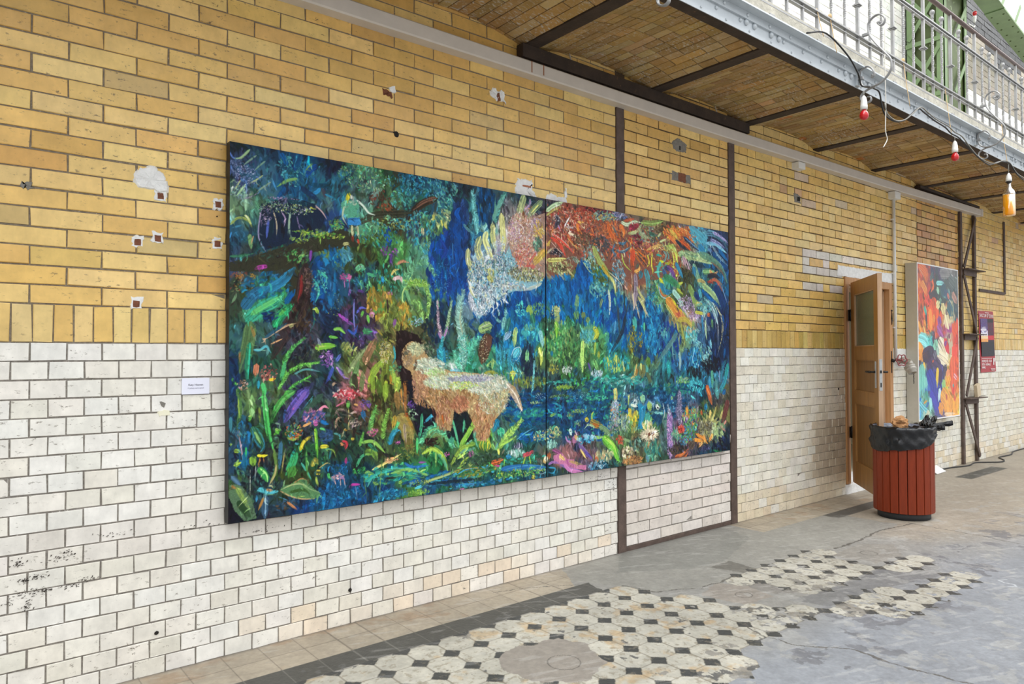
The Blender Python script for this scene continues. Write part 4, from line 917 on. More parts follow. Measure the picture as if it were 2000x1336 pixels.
# ---------------------------------------------------------------- the paintings
class Painter:
    """numpy brush painter; canvas coordinates in pixels, colours in sRGB 0..1"""
    def __init__(s, W, H, seed=3):
        s.W, s.H = W, H
        s.im = np.zeros((H, W, 3), np.float32)
        s.rng = np.random.default_rng(seed)
        s.bris = s.rng.normal(0, 1, 4096).astype(np.float32)
        s.bris = np.convolve(s.bris, [.25, .5, .25], 'same')
    def noise(s, sx, sy):
        gx, gy = int(s.W/sx)+3, int(s.H/sy)+3
        g = s.rng.normal(0, 1, (gy, gx)).astype(np.float32)
        x = np.linspace(0, gx-1.001, s.W); y = np.linspace(0, gy-1.001, s.H)
        xi = x.astype(int); yi = y.astype(int); fx = x-xi; fy = (y-yi)[:, None]
        fx = fx*fx*(3-2*fx); fy = fy*fy*(3-2*fy)
        a = g[yi][:, xi]*(1-fx)+g[yi][:, xi+1]*fx
        b = g[yi+1][:, xi]*(1-fx)+g[yi+1][:, xi+1]*fx
        return a*(1-fy)+b*fy
    def base(s, grid):
        g = np.array(grid, np.float32); gy, gx = g.shape[:2]
        x = np.linspace(0, gx-1.001, s.W); y = np.linspace(0, gy-1.001, s.H)
        X, Y = np.meshgrid(x, y)
        X = np.clip(X+s.noise(30, 30)*.25+s.noise(9, 9)*.12, 0, gx-1.001); Y = np.clip(Y+s.noise(30, 30)*.25+s.noise(9, 9)*.12, 0, gy-1.001)
        xi = X.astype(int); yi = Y.astype(int)
        st = lambda t: np.clip((t-.5)*2.2+.5, 0, 1)
        fx = st(X-xi)[..., None]; fy = st(Y-yi)[..., None]
        s.im[:] = (g[yi, xi]*(1-fx)+g[yi, xi+1]*fx)*(1-fy)+(g[yi+1, xi]*(1-fx)+g[yi+1, xi+1]*fx)*fy
    def stroke(s, pts, w, col, taper=(.15, .1), alpha=.93, bris=.16):
        p = np.asarray(pts, np.float32)
        if len(p) > 2:
            q = np.vstack([2*p[0]-p[1], p, 2*p[-1]-p[-2]]); out = []
            for i in range(1, len(q)-2):
                for t in np.arange(0, 1, .2):
                    a, b, c, d = q[i-1], q[i], q[i+1], q[i+2]
                    out.append(.5*((2*b)+(c-a)*t+(2*a-5*b+4*c-d)*t*t+(3*b-a-3*c+d)*t**3))
            out.append(q[-2]); p = np.array(out, np.float32)
        r = max(w/2, .45)
        x0 = max(int(p[:, 0].min()-r-1), 0); x1 = min(int(p[:, 0].max()+r+2), s.W)
        y0 = max(int(p[:, 1].min()-r-1), 0); y1 = min(int(p[:, 1].max()+r+2), s.H)
        if x0 >= x1 or y0 >= y1: return
        X, Y = np.meshgrid(np.arange(x0, x1, dtype=np.float32), np.arange(y0, y1, dtype=np.float32))
        sl = np.hypot(*(p[1:]-p[:-1]).T); L = sl.sum()+1e-6; acc = 0
        A = np.full(X.shape, -1e3, np.float32); side = np.zeros_like(X); al = np.zeros_like(X)
        for i in range(len(p)-1):
            d = p[i+1]-p[i]; l = sl[i]+1e-6; d = d/l
            rx, ry = X-p[i, 0], Y-p[i, 1]
            t = np.clip(rx*d[0]+ry*d[1], 0, l); u = (acc+t)/L
            cx, cy = rx-t*d[0], ry-t*d[1]
            rr = r*np.minimum(1, np.minimum((u+.03)/(taper[0]+.03), (1.03-u)/(taper[1]+.03)))**.7
            v = rr-np.hypot(cx, cy)
            m = v > A
            A[m] = v[m]; sd = (rx*d[1]-ry*d[0]); side[m] = sd[m]; al[m] = (acc+t)[m]
            acc += l
        k = s.rng.integers(0, 3000)
        b = s.bris[(np.abs(side*1.3+al*.03).astype(int)+k) % 4000]
        a = np.clip(A+.5, 0, 1)*alpha*np.clip(1+.3*b-.3*(al/L > .7)*(b < .3), 0, 1)
        c = np.clip(np.array(col, np.float32)*(1+bris*b)[..., None]+.02*b[..., None], 0, 1)
        reg = s.im[y0:y1, x0:x1]; reg += (c-reg)*a[..., None]
    def poly(s, pts, col, alpha=.97, rough=1.0):
        p = np.asarray(pts, np.float32)
        x0 = max(int(p[:, 0].min()-3), 0); x1 = min(int(p[:, 0].max()+4), s.W)
        y0 = max(int(p[:, 1].min()-3), 0); y1 = min(int(p[:, 1].max()+4), s.H)
        if x0 >= x1 or y0 >= y1: return
        X, Y = np.meshgrid(np.arange(x0, x1, dtype=np.float32), np.arange(y0, y1, dtype=np.float32))
        X = X+s.rng.normal(0, rough*.35, X.shape); Y = Y+s.rng.normal(0, rough*.35, X.shape)
        ins = np.zeros(X.shape, bool); j = len(p)-1
        for i in range(len(p)):
            xi, yi, xj, yj = p[i, 0], p[i, 1], p[j, 0], p[j, 1]
            if yi != yj:
                ins ^= ((yi > Y) != (yj > Y)) & (X < (xj-xi)*(Y-yi)/(yj-yi)+xi)
            j = i
        n = 1+.06*s.rng.normal(0, 1, X.shape)
        reg = s.im[y0:y1, x0:x1]; m = ins*alpha
        reg += (np.array(col, np.float32)*n[..., None]-reg)*m[..., None]
    def blob(s, c, rad, n, ln, ang, cols, w=None, spread=.5, wd=0):
        for _ in range(n):
            a = s.rng.uniform(0, 6.283); q = s.rng.uniform(0, 1)**.55
            x, y = c[0]+rad[0]*q*math.cos(a), c[1]+rad[1]*q*math.sin(a)
            th = ang+s.rng.normal(0, spread); l = ln*s.rng.uniform(.5, 1.3)/2
            k = s.rng.normal(0, .35)*l
            dx, dy = math.cos(th)*l, math.sin(th)*l
            col = np.array(cols[s.rng.integers(len(cols))])*s.rng.uniform(.72, 1.12)
            s.stroke([(x-dx, y-dy), (x-dy*.0+k*math.sin(th), y-k*math.cos(th)), (x+dx, y+dy)], (wd or max(ln*.34, 1.4))*s.rng.uniform(.6, 1.3), col, (.3, .3), .85)
    def dots(s, c, rad, n, r, cols):
        for _ in range(n):
            a = s.rng.uniform(0, 6.283); q = s.rng.uniform(0, 1)**.5
            x, y = c[0]+rad[0]*q*math.cos(a), c[1]+rad[1]*q*math.sin(a)
            s.stroke([(x, y), (x+.3, y+.3)], r*2*s.rng.uniform(.6, 1.2), np.array(cols[s.rng.integers(len(cols))]), (0, 0), .9, .03)
    def frond(s, pts, leaf, col, w):
        p = np.asarray(pts, np.float32); s.stroke(p, w, col)
        sl = np.hypot(*(p[1:]-p[:-1]).T); L = sl.sum(); m = max(int(L/(w*1.15)), 4)
        cu = np.concatenate([[0], np.cumsum(sl)])
        for i in range(1, m+1):
            t = i/m*L; k = min(np.searchsorted(cu, t)-1, len(sl)-1); k = max(k, 0)
            d = (p[k+1]-p[k])/(sl[k]+1e-6); b = p[k]+d*(t-cu[k])
            l = leaf*(1-.75*abs(i/m-.35))*s.rng.uniform(.8, 1.15)
            for sg in (-1, 1):
                e = np.array([-d[1], d[0]])*sg
                c2 = np.array(col)*s.rng.uniform(.72, 1.3)
                s.stroke([b, b+e*l*.5+d*l*.3, b+e*l*.8+d*l*.75], w*.9, np.clip(c2, 0, 1), (.1, .5), .9)
    def rose(s, c, rad, leaf, col, core):
        for ring in (1, .75):
            n = 20
            for i in range(n):
                a = 6.283*(i+s.rng.uniform(-.3, .3))/n
                u = np.array([math.cos(a), math.sin(a)])
                b = np.array(c)+u*rad*.5*ring; e = np.array(c)+u*(np.array(rad)*ring+leaf*ring)
                s.stroke([b, (b+e)/2+s.rng.normal(0, 1, 2), e], leaf*.45, np.array(col)*s.rng.uniform(.75, 1.2), (.0, .6))
        s.blob(c, (rad[0]*.75, rad[1]*.75), 40, leaf*.35, 1.5, [core, np.array(core)*.6, np.array(core)*1.5], None, 1.5)

def hx(h):
    return np.array([int(ch, 16)/15 for ch in h], np.float32)

def paint(P, base, feats, angf, n1=13000, seed=1):
    """base grid rows of 3-digit hex colours, then free brush strokes that pick the colour below them, then features"""
    g0 = [row.split() for row in base]
    # a row is either three-digit colours or plain numbers 0..15, three per colour
    P.base([[hx(c) for c in r] if len(r[0]) == 3 else np.array(r, float).reshape(-1, 3)/15 for r in g0])
    rng = P.rng
    ref = P.im.copy(); jit = P.noise(9, 14)*.13; jit2 = P.noise(5, 5)*.08
    for k in range(n1):
        x, y = rng.uniform(0, P.W), rng.uniform(0, P.H)
        xi, yi = int(x), int(y)
        th = angf(x/P.W, y/P.H)+rng.normal(0, .45)
        l = rng.uniform(6, 20) if k > n1*.3 else rng.uniform(16, 38)
        c = ref[yi, xi]*math.exp(-.22+1.6*jit[yi, xi]+rng.normal(0, .36))+rng.normal(0, .03, 3)
        dx, dy = math.cos(th)*l/2, math.sin(th)*l/2; kk = rng.normal(0, .2)
        P.stroke([(x-dx, y-dy), (x+dy*kk, y-dx*kk), (x+dx, y+dy)], l*rng.uniform(.14, .34), np.clip(c, 0, 1), (.3, .3), .8)
    for f in feats:
        k = f[0]
        if k == 's': P.stroke(f[3], f[2], hx(f[1]), (.12, .35) if len(f) < 5 else f[4])
        elif k == 'p': P.poly(f[2], hx(f[1]))
        elif k == 'b': P.blob(f[2], f[3], f[4], f[5], math.radians(f[6]), [hx(c) for c in f[1].split(',')], None, f[7] if len(f) > 7 else .5, f[8] if len(f) > 8 else 0)
        elif k == 'd': P.dots(f[2], f[3], f[4], f[5], [hx(c) for c in f[1].split(',')])
        elif k == 'f': P.frond(f[4], f[2], hx(f[1]), f[3])
        elif k == 'r': P.rose(f[2], f[3], f[4], hx(f[1].split(',')[0]), hx(f[1].split(',')[1]))

def unify(P, n, angf, tone=1.1, sat=.9):
    """last pass: short strokes that drag the colours already there, then the tone of the varnished picture"""
    rng = P.rng
    for k in range(n):
        x, y = rng.uniform(2, P.W-3), rng.uniform(2, P.H-3)
        th = angf(x/P.W, y/P.H)+rng.normal(0, .6); l = rng.uniform(5, 13)
        sx_, sy_ = int(min(max(x-math.cos(th)*l*.35+rng.normal(0, 1), 0), P.W-1)), int(min(max(y-math.sin(th)*l*.35+rng.normal(0, 1), 0), P.H-1))
        c = P.im[sy_, sx_]*math.exp(rng.normal(-.02, .22))+rng.normal(0, .015, 3)
        dx, dy = math.cos(th)*l/2, math.sin(th)*l/2; kk = rng.normal(0, .25)
        P.stroke([(x-dx, y-dy), (x+dy*kk, y-dx*kk), (x+dx, y+dy)], rng.uniform(1.3, 3.0), np.clip(c, 0, 1), (.1, .6), .7)
    im = np.clip(P.im, 0, 1); lum = im @ np.array([.3, .59, .11], np.float32)
    im = lum[..., None]+(im-lum[..., None])*sat
    im[..., 2] -= .13*np.maximum(im[..., 2]-im[..., 1], 0); im[..., 1] += .05*np.maximum(im[..., 2]-im[..., 1], 0); P.im = np.clip(im, 0, 1)**tone

def parse(txt):
    b, f = txt.strip('\n').split('\n--\n'); out = []
    N = lambda s: [float(v) for v in s.split()]; PT = lambda s: np.array(N(s)).reshape(-1, 2)
    for ln in f.split('\n'):
        t = ln.split('|'); k = t[0]
        if k == 's': out.append(('s', t[1], float(t[2]), PT(t[3])))
        elif k == 'p': out.append(('p', t[1], PT(t[2])))
        elif k == 'f': out.append(('f', t[1], float(t[2]), float(t[3]), PT(t[4])))
        elif k == 'b': out.append(('b', t[1], N(t[2]), N(t[3]), int(t[4]), float(t[5]), float(t[6]))+tuple(float(v) for v in t[7:]))
        elif k == 'd': out.append(('d', t[1], N(t[2]), N(t[3]), int(t[4]), float(t[5])))
        elif k == 'r': out.append(('r', t[1], N(t[2]), N(t[3]), float(t[4])))
    return b.split('\n'), out
def canvas(name, P, x0, x1, z0, z1, y, m, u0=0.0, u1=1.0, parent=None, skew=0, edge=None, **k):
    a, b = int(u0*P.W), int(u1*P.W); im = np.clip(P.im[:, a:b], 0, 1)
    if edge is not None:
        im = im.copy(); im[:, :edge] *= .25; im[:, -edge:] *= .35
    co = np.where(im <= .04045, im/12.92, ((im+.055)/1.055)**2.4)
    h, w = im.shape[:2]; X, Z = np.meshgrid(np.linspace(x0, x1, w), np.linspace(z1, z0, h))
    Yv = np.full_like(X, y)+skew*(X-x0)/(x1-x0)
    o = raw_grid(name, np.stack([X, Yv, Z], -1), co, m, parent, flip=True, **k); return o
FEAT = '''1 2 3 1 3 5 0 4 7 1 2 4 4 7 5 2 5 3 1 4 6 1 4 6 2 3 4 2 4 6 3 5 6 2 4 5 4 4 5 9 6 5 9 4 3 7 3 4 5 6 7 7 6 5 8 6 4 7 7 4 7 5 4 6 6 7 4 7 9 3 4 6 2 3 5
3 4 7 3 6 8 1 5 8 2 6 8 4 6 6 4 6 4 2 5 5 2 5 7 2 6 6 4 8 9 8 8 8 8 7 7 6 4 4 9 4 3 10 6 5 9 5 4 6 7 7 9 6 5 9 6 4 8 7 4 12 8 3 9 9 7 5 10 12 5 7 11 5 6 10
6 8 6 4 7 6 5 7 5 2 4 8 5 9 7 4 4 2 3 4 5 5 8 5 2 6 8 7 11 10 12 11 11 12 10 9 12 8 6 10 6 4 7 7 3 6 6 3 10 6 4 11 7 5 10 7 5 9 8 5 11 6 3 7 6 7 2 7 11 1 6 10 1 5 10
2 5 7 2 5 6 2 4 4 6 8 4 4 5 2 4 8 4 5 9 7 3 6 9 3 5 10 8 10 11 10 10 11 11 9 8 9 8 5 7 7 3 6 7 4 5 7 3 5 6 7 10 6 4 9 8 5 4 10 9 6 8 8 5 7 7 3 6 6 2 6 9 1 6 10
3 4 6 3 4 4 3 3 2 1 4 7 2 5 7 3 5 3 5 8 6 5 8 5 3 6 11 10 11 12 9 10 11 3 7 11 0 6 11 1 6 11 0 6 10 2 6 9 6 10 8 7 7 7 6 7 7 5 8 5 5 6 3 4 5 5 3 6 8 2 4 7 1 3 6
3 4 3 3 9 6 3 3 2 1 4 7 4 3 4 6 7 3 6 8 4 2 4 5 6 8 9 5 8 11 0 5 8 2 7 6 4 8 6 3 8 5 3 7 6 0 7 10 2 5 9 1 6 10 1 7 11 3 6 9 9 8 5 10 8 7 7 8 10 3 4 8 1 2 7
3 6 6 3 5 5 4 4 5 1 2 4 4 3 6 6 6 3 5 5 3 2 4 5 4 6 5 3 6 5 1 7 9 3 8 8 3 8 5 5 8 5 6 10 7 5 10 6 1 7 10 0 6 10 0 6 10 1 7 8 7 9 6 6 9 7 3 6 9 2 3 6 1 2 4
1 3 6 2 5 4 3 4 3 2 4 5 5 6 3 7 7 4 9 8 6 3 6 5 2 7 5 3 8 6 3 8 9 4 8 7 5 7 4 4 7 3 4 7 4 4 8 5 2 7 6 5 7 4 5 7 5 2 7 8 2 6 10 2 5 8 1 3 5 2 4 6 2 4 7
1 3 6 5 7 4 3 3 6 3 4 5 10 6 6 6 6 3 10 8 6 11 11 9 10 12 11 11 11 10 6 7 8 2 4 6 3 5 5 2 5 6 3 6 5 2 7 6 2 6 6 3 7 7 3 7 7 2 6 7 2 6 7 2 6 7 2 6 8 3 7 9 4 7 9
2 4 5 2 4 2 3 4 5 3 4 3 5 4 3 5 5 3 3 3 2 8 7 6 10 7 5 10 9 6 4 7 7 1 5 7 1 4 7 1 4 7 2 6 8 1 5 7 4 8 8 5 8 9 4 7 10 2 6 10 4 6 9 3 5 7 1 3 4 4 4 4 5 5 4
2 4 6 3 4 3 2 5 3 2 4 3 2 4 3 4 5 3 3 5 3 5 7 4 4 8 4 6 9 4 4 7 6 1 5 6 2 5 6 1 4 7 2 4 8 1 5 9 5 7 5 5 8 4 5 8 5 5 8 7 7 6 9 7 6 7 5 7 4 6 7 4 7 7 4
4 6 3 2 4 5 3 4 2 1 5 9 1 4 6 3 6 4 3 7 4 2 7 4 4 6 4 3 5 3 3 7 5 3 6 5 6 6 5 9 6 6 7 5 6 5 6 5 5 7 4 6 6 4 6 6 5 5 7 7 7 5 7 7 5 5 6 5 3 3 4 4 2 3 4
1 1 2 2 3 4 1 3 7 1 6 9 1 4 7 1 4 8 4 7 3 2 5 8 2 5 6 1 5 6 3 6 4 2 5 6 1 4 5 3 4 4 4 4 6 1 5 7 3 5 4 6 6 4 5 6 4 3 5 4 5 4 5 4 4 5 2 4 6 1 3 4 1 2 3
--
b|06b,07c,17c,059,05b,049|798 235|133 42|200|26.3|87|.1
b|05b,04a,27a|923 256|57 58|130|28.1|87|.15
b|474,6a5,395,243,8b6,374|758 337|78 43|330|11.8|87|.25
b|354,243,475|706 290|22 24|70|11.5|83
b|375,7b6,4a5,9b6|740 302|34 26|90|11.7|87|.2
s|bc6|15.5|725 242 728 266 729 290
b|dd9,cc8,9b8|724 250|15 11|50|5.8|51|1
s|7b3|10.8|725 275 727 313
s|cd7|1.5|720 277 734 293
s|cd7|1.5|718 297 736 280
s|8b7|14.1|792 212 789 248
s|7a5|16.1|786 251 794 269
s|784|14.2|810 252 815 267
s|795|14.4|823 265 832 274
b|5bb,4ab,7cb|829 306|26 18|90|10.3|62|.5
s|cc3|14.5|849 287 858 301 847 315
s|28b|2.9|849 289 859 288
s|ad6|12.2|810 317 808 349 809 392
s|cd7|4.1|813 319 810 346
d|cd8,7a4|809 371|12 20|100|0.6
s|9b4|8.3|852 322 849 351
s|cc3|8.4|863 344 864 362
s|7b6|12.5|846 363 861 389
s|64b|4.9|827 370 836 391
b|cde,9cd|856 396|22 8|60|7.5|76|.7
b|cdd,bcb|758 387|16 10|60|7.1|76|.7
b|cc5,993|717 383|15 11|50|6.5|83
s|18c|7.7|711 343 712 356
b|3ab,ad6,cc5,28b,2a9|924 372|49 23|140|11.7|87|.25
s|cc5|6.5|923 351 925 374
s|cd9|4.4|949 364 951 396
s|06c|10.9|957 310 941 346
s|234|10.9|960 252 944 299 902 349
s|345|6.5|931 231 935 274 939 310
s|233|5.3|953 194 958 252
s|345|4|972 215 960 255
s|cdb|7.3|898 194 903 222 901 254
s|8cb|4.2|880 193 880 216
s|9a6|7.2|877 216 867 241
s|5a9|7.3|919 212 924 233
s|27a|12.7|880 246 897 261
s|48b|12.9|923 271 918 300
b|773,993,884|984 316|21 29|80|8.9|83|.6
s|3bc|4.3|902 323 912 332
s|a95|6.7|1000 375 989 411
b|3a9,287,6cb,157|833 413|156 7|120|12.3|1|.2
b|27a,17b|998 259|16 33|50|15.8|83
b|148,05a,136|1047 289|69 78|130|26.7|84|.15
b|136,124,137|1345 294|54 97|130|30.9|84|.2
b|06b,18c,3ad,05a|1063 241|33 49|170|14.7|75|.3
b|06b,29d,3ad|1062 312|33 35|100|17.1|82|.2
b|27a,139|1130 317|47 52|90|25.3|84|.15
s|4a9|16.5|992 258 995 294
s|5b8|7.2|1029 270 1030 293
s|a9a|9.4|993 194 993 223 987 241
s|cb9|5.7|996 217 1013 261
s|cc7|7.2|1007 205 1031 235 1036 258
s|cb9|4.8|1028 231 1047 256
s|dc9|5.2|984 196 995 238
s|cc5|5.8|1008 193 1034 213
b|7a6,8b7,5a6|1085 214|21 17|70|6.9|47|1
b|6ba,5ab|1106 294|15 14|50|7.5|75
s|d84|28.3|1123 205 1158 234 1200 257
s|b54|12.9|1158 234 1177 250
s|cb4|14.2|1164 260 1197 257 1226 273 1242 284
s|cb5|8.7|1116 220 1145 245 1160 265
s|cc5|6.2|1162 267 1168 293
s|cc5|6.3|1177 262 1186 295 1196 328
s|cc5|5.8|1195 272 1216 290
s|a97|2.6|1171 295 1170 338
s|343|11.3|1154 218 1170 236
s|dd3|3.1|1145 204 1174 229 1217 255
s|9cb|13|1148 190 1174 211 1210 251
s|cba|6.3|1171 209 1220 255
b|5bc,8cd,6cb,3ab|1222 298|28 24|100|9.5|82|.3
b|b9d,dcf,98b,86a|1206 217|43 20|120|6.9|17|.9
b|b9d,dcf,a8c|1240 247|27 10|50|7|17|.9
s|8a6|16.1|1224 186 1244 210 1275 214
s|8a5|10.7|1233 260 1230 277
s|bb4|9.2|1240 235 1285 239
s|db5|5.4|1244 210 1275 211
s|138|13.5|1248 189 1265 203
s|136|11.9|1251 224 1268 228
s|27a|8.2|1271 245 1278 293
s|ac9|7.7|1287 257 1288 280 1293 310
s|d63|11|1296 239 1310 243
s|585|8.3|1317 252 1320 282
s|9cb|12|1286 216 1282 248
s|9cc|20.6|1293 201 1325 223 1346 266
s|05a|11.2|1293 188 1329 204 1350 218
s|9c8|8.4|1308 177 1332 189 1350 209
s|ed9|1.7|1329 208 1357 240 1366 272 1360 313 1339 359
s|ed9|1.4|1336 210 1365 246 1370 283 1364 313
s|bcd|1.7|1321 230 1346 266 1349 326
s|ccd|1.4|1314 215 1342 251 1345 296 1345 335
s|ccd|1.4|1307 209 1332 251 1336 305
s|ed9|1.4|1346 227 1372 246
s|15a|8.6|1368 239 1375 265
s|8bb|6.5|1247 281 1260 293
b|06b,29d,6cd,16a|1238 360|29 27|120|12.3|82|.3
s|cde|2.7|1252 377 1259 398
s|adf|3.2|1236 340 1222 381
b|8cc,5ab,7bc|1256 324|17 8|26|10.8|46
b|8cc,5ab,adc|1294 354|24 23|70|12.6|52|.4
s|7bc|7.2|1309 310 1314 335
s|7bc|5.5|1277 352 1298 382
b|112,113,123|1318 382|46 27|90|16.6|74|.5
b|112,122|1238 402|34 16|50|13.3|74
s|588|15.1|1163 295 1124 332 1077 374
s|588|6.1|1140 318 1146 368
s|8aa|11.4|1169 346 1175 368 1172 391
s|26b|7.8|1189 344 1195 369
s|39a|7.5|1108 354 1099 408
s|2aa|15.1|1124 368 1127 412
s|3cb|6.6|1121 380 1133 406
s|774|26.3|1017 377 1023 410
s|a73|8.5|1001 387 998 408
s|ab6|7.2|1015 373 1017 391
s|583|14.5|1043 358 1044 383
s|564|12.1|1038 397 1056 423
b|cb7,995|988 409|14 9|30|9.4|-19
b|882,a92|986 313|14 34|60|8.5|83|.6
b|a82,993|1015 313|8 21|40|7.2|83|.7
b|8b7,5a8,aba,7b5|1184 421|32 10|80|8.8|37|.8
s|36a|6.1|1152 407 1153 435
s|685|12.6|1126 426 1128 451
b|3ab,4bc|1237 425|20 14|50|10.7|82|.5
b|157,287,047|1123 442|158 12|150|17.6|1|.25
s|16b|9.7|1378 335 1374 361
s|39b|9.6|1385 366 1362 391 1351 443
s|8ad|5.6|1351 396 1351 435
s|2a9|14.2|1392 377 1377 424 1358 461
s|5a8|12.2|1315 397 1318 446
s|c63|11|1290 437 1304 461
s|599|14|1333 423 1339 456
b|147,16a,258,049|166 228|24 46|120|20.2|87|.15
b|236,124|166 283|22 28|60|12.8|79
b|652,843,432,785,554|19 232|21 19|110|4.9|59|1
b|a62,c83|17 222|6 6|16|3.9|59
b|c93,a73|38 219|5 4|16|3.7|58
b|269,17a,158|59 233|40 25|90|11.8|-41
s|269|18.3|23 272 42 249 66 236
s|27a|15.5|63 241 87 225 111 199
s|059|10.5|94 262 111 237
s|05b|4.2|101 255 111 240
s|3a8|20.3|29 293 51 274 76 259 90 245
s|5b6|10.1|36 283 56 269 87 250
s|6c7|2.4|39 278 63 263 87 249
s|2a6|15.6|75 302 88 281 110 261
s|5b5|5.2|83 283 97 269
b|136,027|67 286|15 10|30|8.5|-31
s|18b|6.7|47 244 63 238
s|3cb|2.4|66 228 69 238 69 248
s|322|26.3|131 194 127 231 122 266 101 303 70 358
b|322,432,211|125 274|19 38|60|14.2|100
s|822|6|123 212 121 240 116 256
b|654,866,543,432|135 221|11 26|90|5.7|68|.8
s|4b9|5.1|153 201 172 214
s|4ba|4|148 221 155 238 148 258
b|4ba,3ac,6ca,5b8|158 223|14 24|80|4.4|57|1
s|8a3|6.2|148 267 154 278
s|3a9|2.5|143 270 146 291 137 313
s|8a3|2.5|146 286 150 291
s|376|2.8|119 271 110 291 108 299
b|223,112,234|118 343|30 38|80|10.6|110
b|e6b,c5b,fad,b4a|207 210|13 7|60|4.9|-3|.8
s|c7c|1.7|203 217 205 232
s|c7c|1.5|213 217 213 233
s|85b|4.6|215 231 212 253
s|a4c|5.7|192 277 205 286 222 295
s|66b|2.7|221 251 223 289 227 313
s|35b|3|207 306 229 310
s|17b|4.8|185 200 184 258
d|9b4,cc5|181 263|11 30|20|0.6
s|7b4|6.4|183 305 195 304 205 312
s|6b4|5.2|174 318 191 320
s|7b3|11|149 338 167 335 188 334
s|cd6|2.9|153 336 168 335
b|9a5,bb6|214 338|15 9|30|9.5|-37
b|95c,b7d,74b,c9e|170 358|15 14|90|5.5|58|1.2
s|45c|5.9|182 372 176 387 168 401
s|56c|6.7|188 362 197 349
s|86c|4.9|188 372 205 394
s|574|21.4|35 298 30 336 18 380
s|275|9.9|33 331 30 361 29 392
s|2a8|2.6|34 331 31 390
s|a84|5|36 303 44 327
s|c75|9|45 366 43 387
s|a74|3.6|17 344 18 364
s|5bc|4.4|40 342 51 342 61 336 69 347
s|9db|1.3|43 341 66 344
b|c65,d87,a45,e98,722|66 381|14 15|80|5.1|40|1
s|eb2|4.8|66 393 77 391
b|da8,c86,ebb|23 400|9 8|40|4.3|31|.8
s|5b4|3.9|4 387 12 403 17 416
s|b97|4.1|56 325 76 312 97 300 113 296
s|257|5.5|59 322 76 309 97 296
s|c96|2.7|69 332 89 323
f|5b5|5.9|1.7|87 393 94 358 108 337 129 321
s|4a6|6.9|87 393 94 361
f|6b4|5.3|1.7|82 410 98 382 122 368 155 364
s|6bb|3.2|108 385 130 376 160 381
f|5b4|4.2|1.7|92 418 112 401 139 388
s|54a|10.6|115 419 139 407
s|4b6|8.4|55 398 60 417
s|29b|5|48 394 48 407
s|ca8|4.8|180 406 186 399
s|dd8|5.2|101 302 110 297
b|04b,05c,139,16c,048|429 198|46 52|110|24.3|87|.12
b|124,135,136|400 287|30 39|60|19.4|87|.1
b|134,213|223 270|11 82|70|11.5|87
d|49e,6af|417 199|26 32|150|0.6
b|386,4a8,2a9,254,6b7,364|278 206|71 28|170|8.8|84|.4
b|a83,873,b92,762,594,c94|274 253|27 31|150|13.9|87|.15
b|a83,893,c93,562,994|328 280|16 28|80|14.4|87|.15
b|784,562,9a4|299 279|21 28|80|12.1|87|.2
s|322|3.6|291 244 293 272
s|6b8|8.5|228 194 237 188 244 192
s|9cb|2.7|233 188 241 188
s|4a7|5.9|249 200 268 204
s|cb6|3.7|300 198 308 190 317 187
s|caa|7.4|304 207 319 202 324 213
b|e8a,d7a|298 234|6 4|14|4|55
b|d8b,e9c|259 273|5 7|20|5.1|78
s|95b|7.3|309 283 305 298
s|74b|4.6|230 232 244 235
s|55c|4.2|228 274 236 264 248 265
s|66b|3.1|223 249 222 282 225 309
s|35c|4.2|211 305 223 312 230 296
s|85b|5.7|211 291 221 296
s|6b4|5|241 270 237 281
s|6b4|5.5|250 277 253 292
s|4a6|11.7|241 307 260 307
f|8b5|8.9|2.3|328 227 346 208 373 210 386 237 380 277
b|8b4,6a3,ad6,bd8|357 210|24 8|60|5.9|23
b|8cc,5aa,ace,6b8|354 285|18 11|60|5.4|55|1
b|354,464,243|382 333|16 39|70|7.2|55|.8
f|7a5|6.3|1.5|341 251 359 246 368 260
s|9b6|2.9|324 252 326 229 346 195
p|211|311 306 328 303 359 312 377 343 382 365 359 394 364 428 328 427 319 391 308 355
b|211,322,433|328 343|17 57|40|14.4|84
s|672|22|287 425 289 381 293 344
s|9b4|12.1|311 426 306 397 300 372
s|8a3|15.7|256 416 262 384 283 360
s|bc3|5.1|252 401 260 383
s|8b5|5.9|264 409 279 387
s|a75|15.6|244 364 256 340 270 318
s|c97|3.9|246 369 250 355
s|c86|3.1|252 344 264 323
s|896|10.7|212 382 231 355 250 334
s|574|10.7|216 407 233 362
s|674|9.6|237 417 241 380
b|893,a94,b93|287 339|14 24|80|4.8|56|1
d|eec,dc6,fdd|287 347|13 22|150|0.6
s|3ab|3.6|305 334 308 355 302 368
b|396,6b7,4a8|308 377|15 9|40|4.5|56|1
s|a72|4.8|298 389 302 419
s|b73|5.8|328 401 332 427
s|cb3|2.8|281 314 272 306 264 299
f|b9a|5.7|1.8|417 325 406 288 404 244
f|9b8|5.8|1.8|417 325 429 287 439 241
s|a7b|4.3|413 319 405 304
s|a7b|4.4|420 315 429 293
s|28b|19.6|411 335 416 379
b|28b,3ac,6ac,17a|416 355|17 21|100|4.4|55|1.2
f|3ab|7.8|1.6|412 379 413 333 417 315
f|8ba|13.5|2.2|466 384 464 323 454 274 459 219
b|3a9,5b9,2a8,39a,6ba|470 343|23 34|160|4.5|54|1.3
f|5b9|9.6|1.9|473 343 494 323 512 302
f|5b9|8|1.9|458 380 451 359 444 343
b|05b,06c,049,04a|589 253|98 47|150|26.8|87|.12
b|149,037|538 286|44 53|80|22|87|.12
b|17b,28b,06b|624 311|60 55|120|23.2|87|.15
p|8bc|482 203 484 237 495 261 508 276 521 265 538 247 561 234 582 220 603 213 633 211 655 201 685 185 695 176 695 106 597 105 575 140 547 158 520 166 500 184
p|a87|597 55 619 41 656 46 695 31 694 181 640 168 597 138 585 106
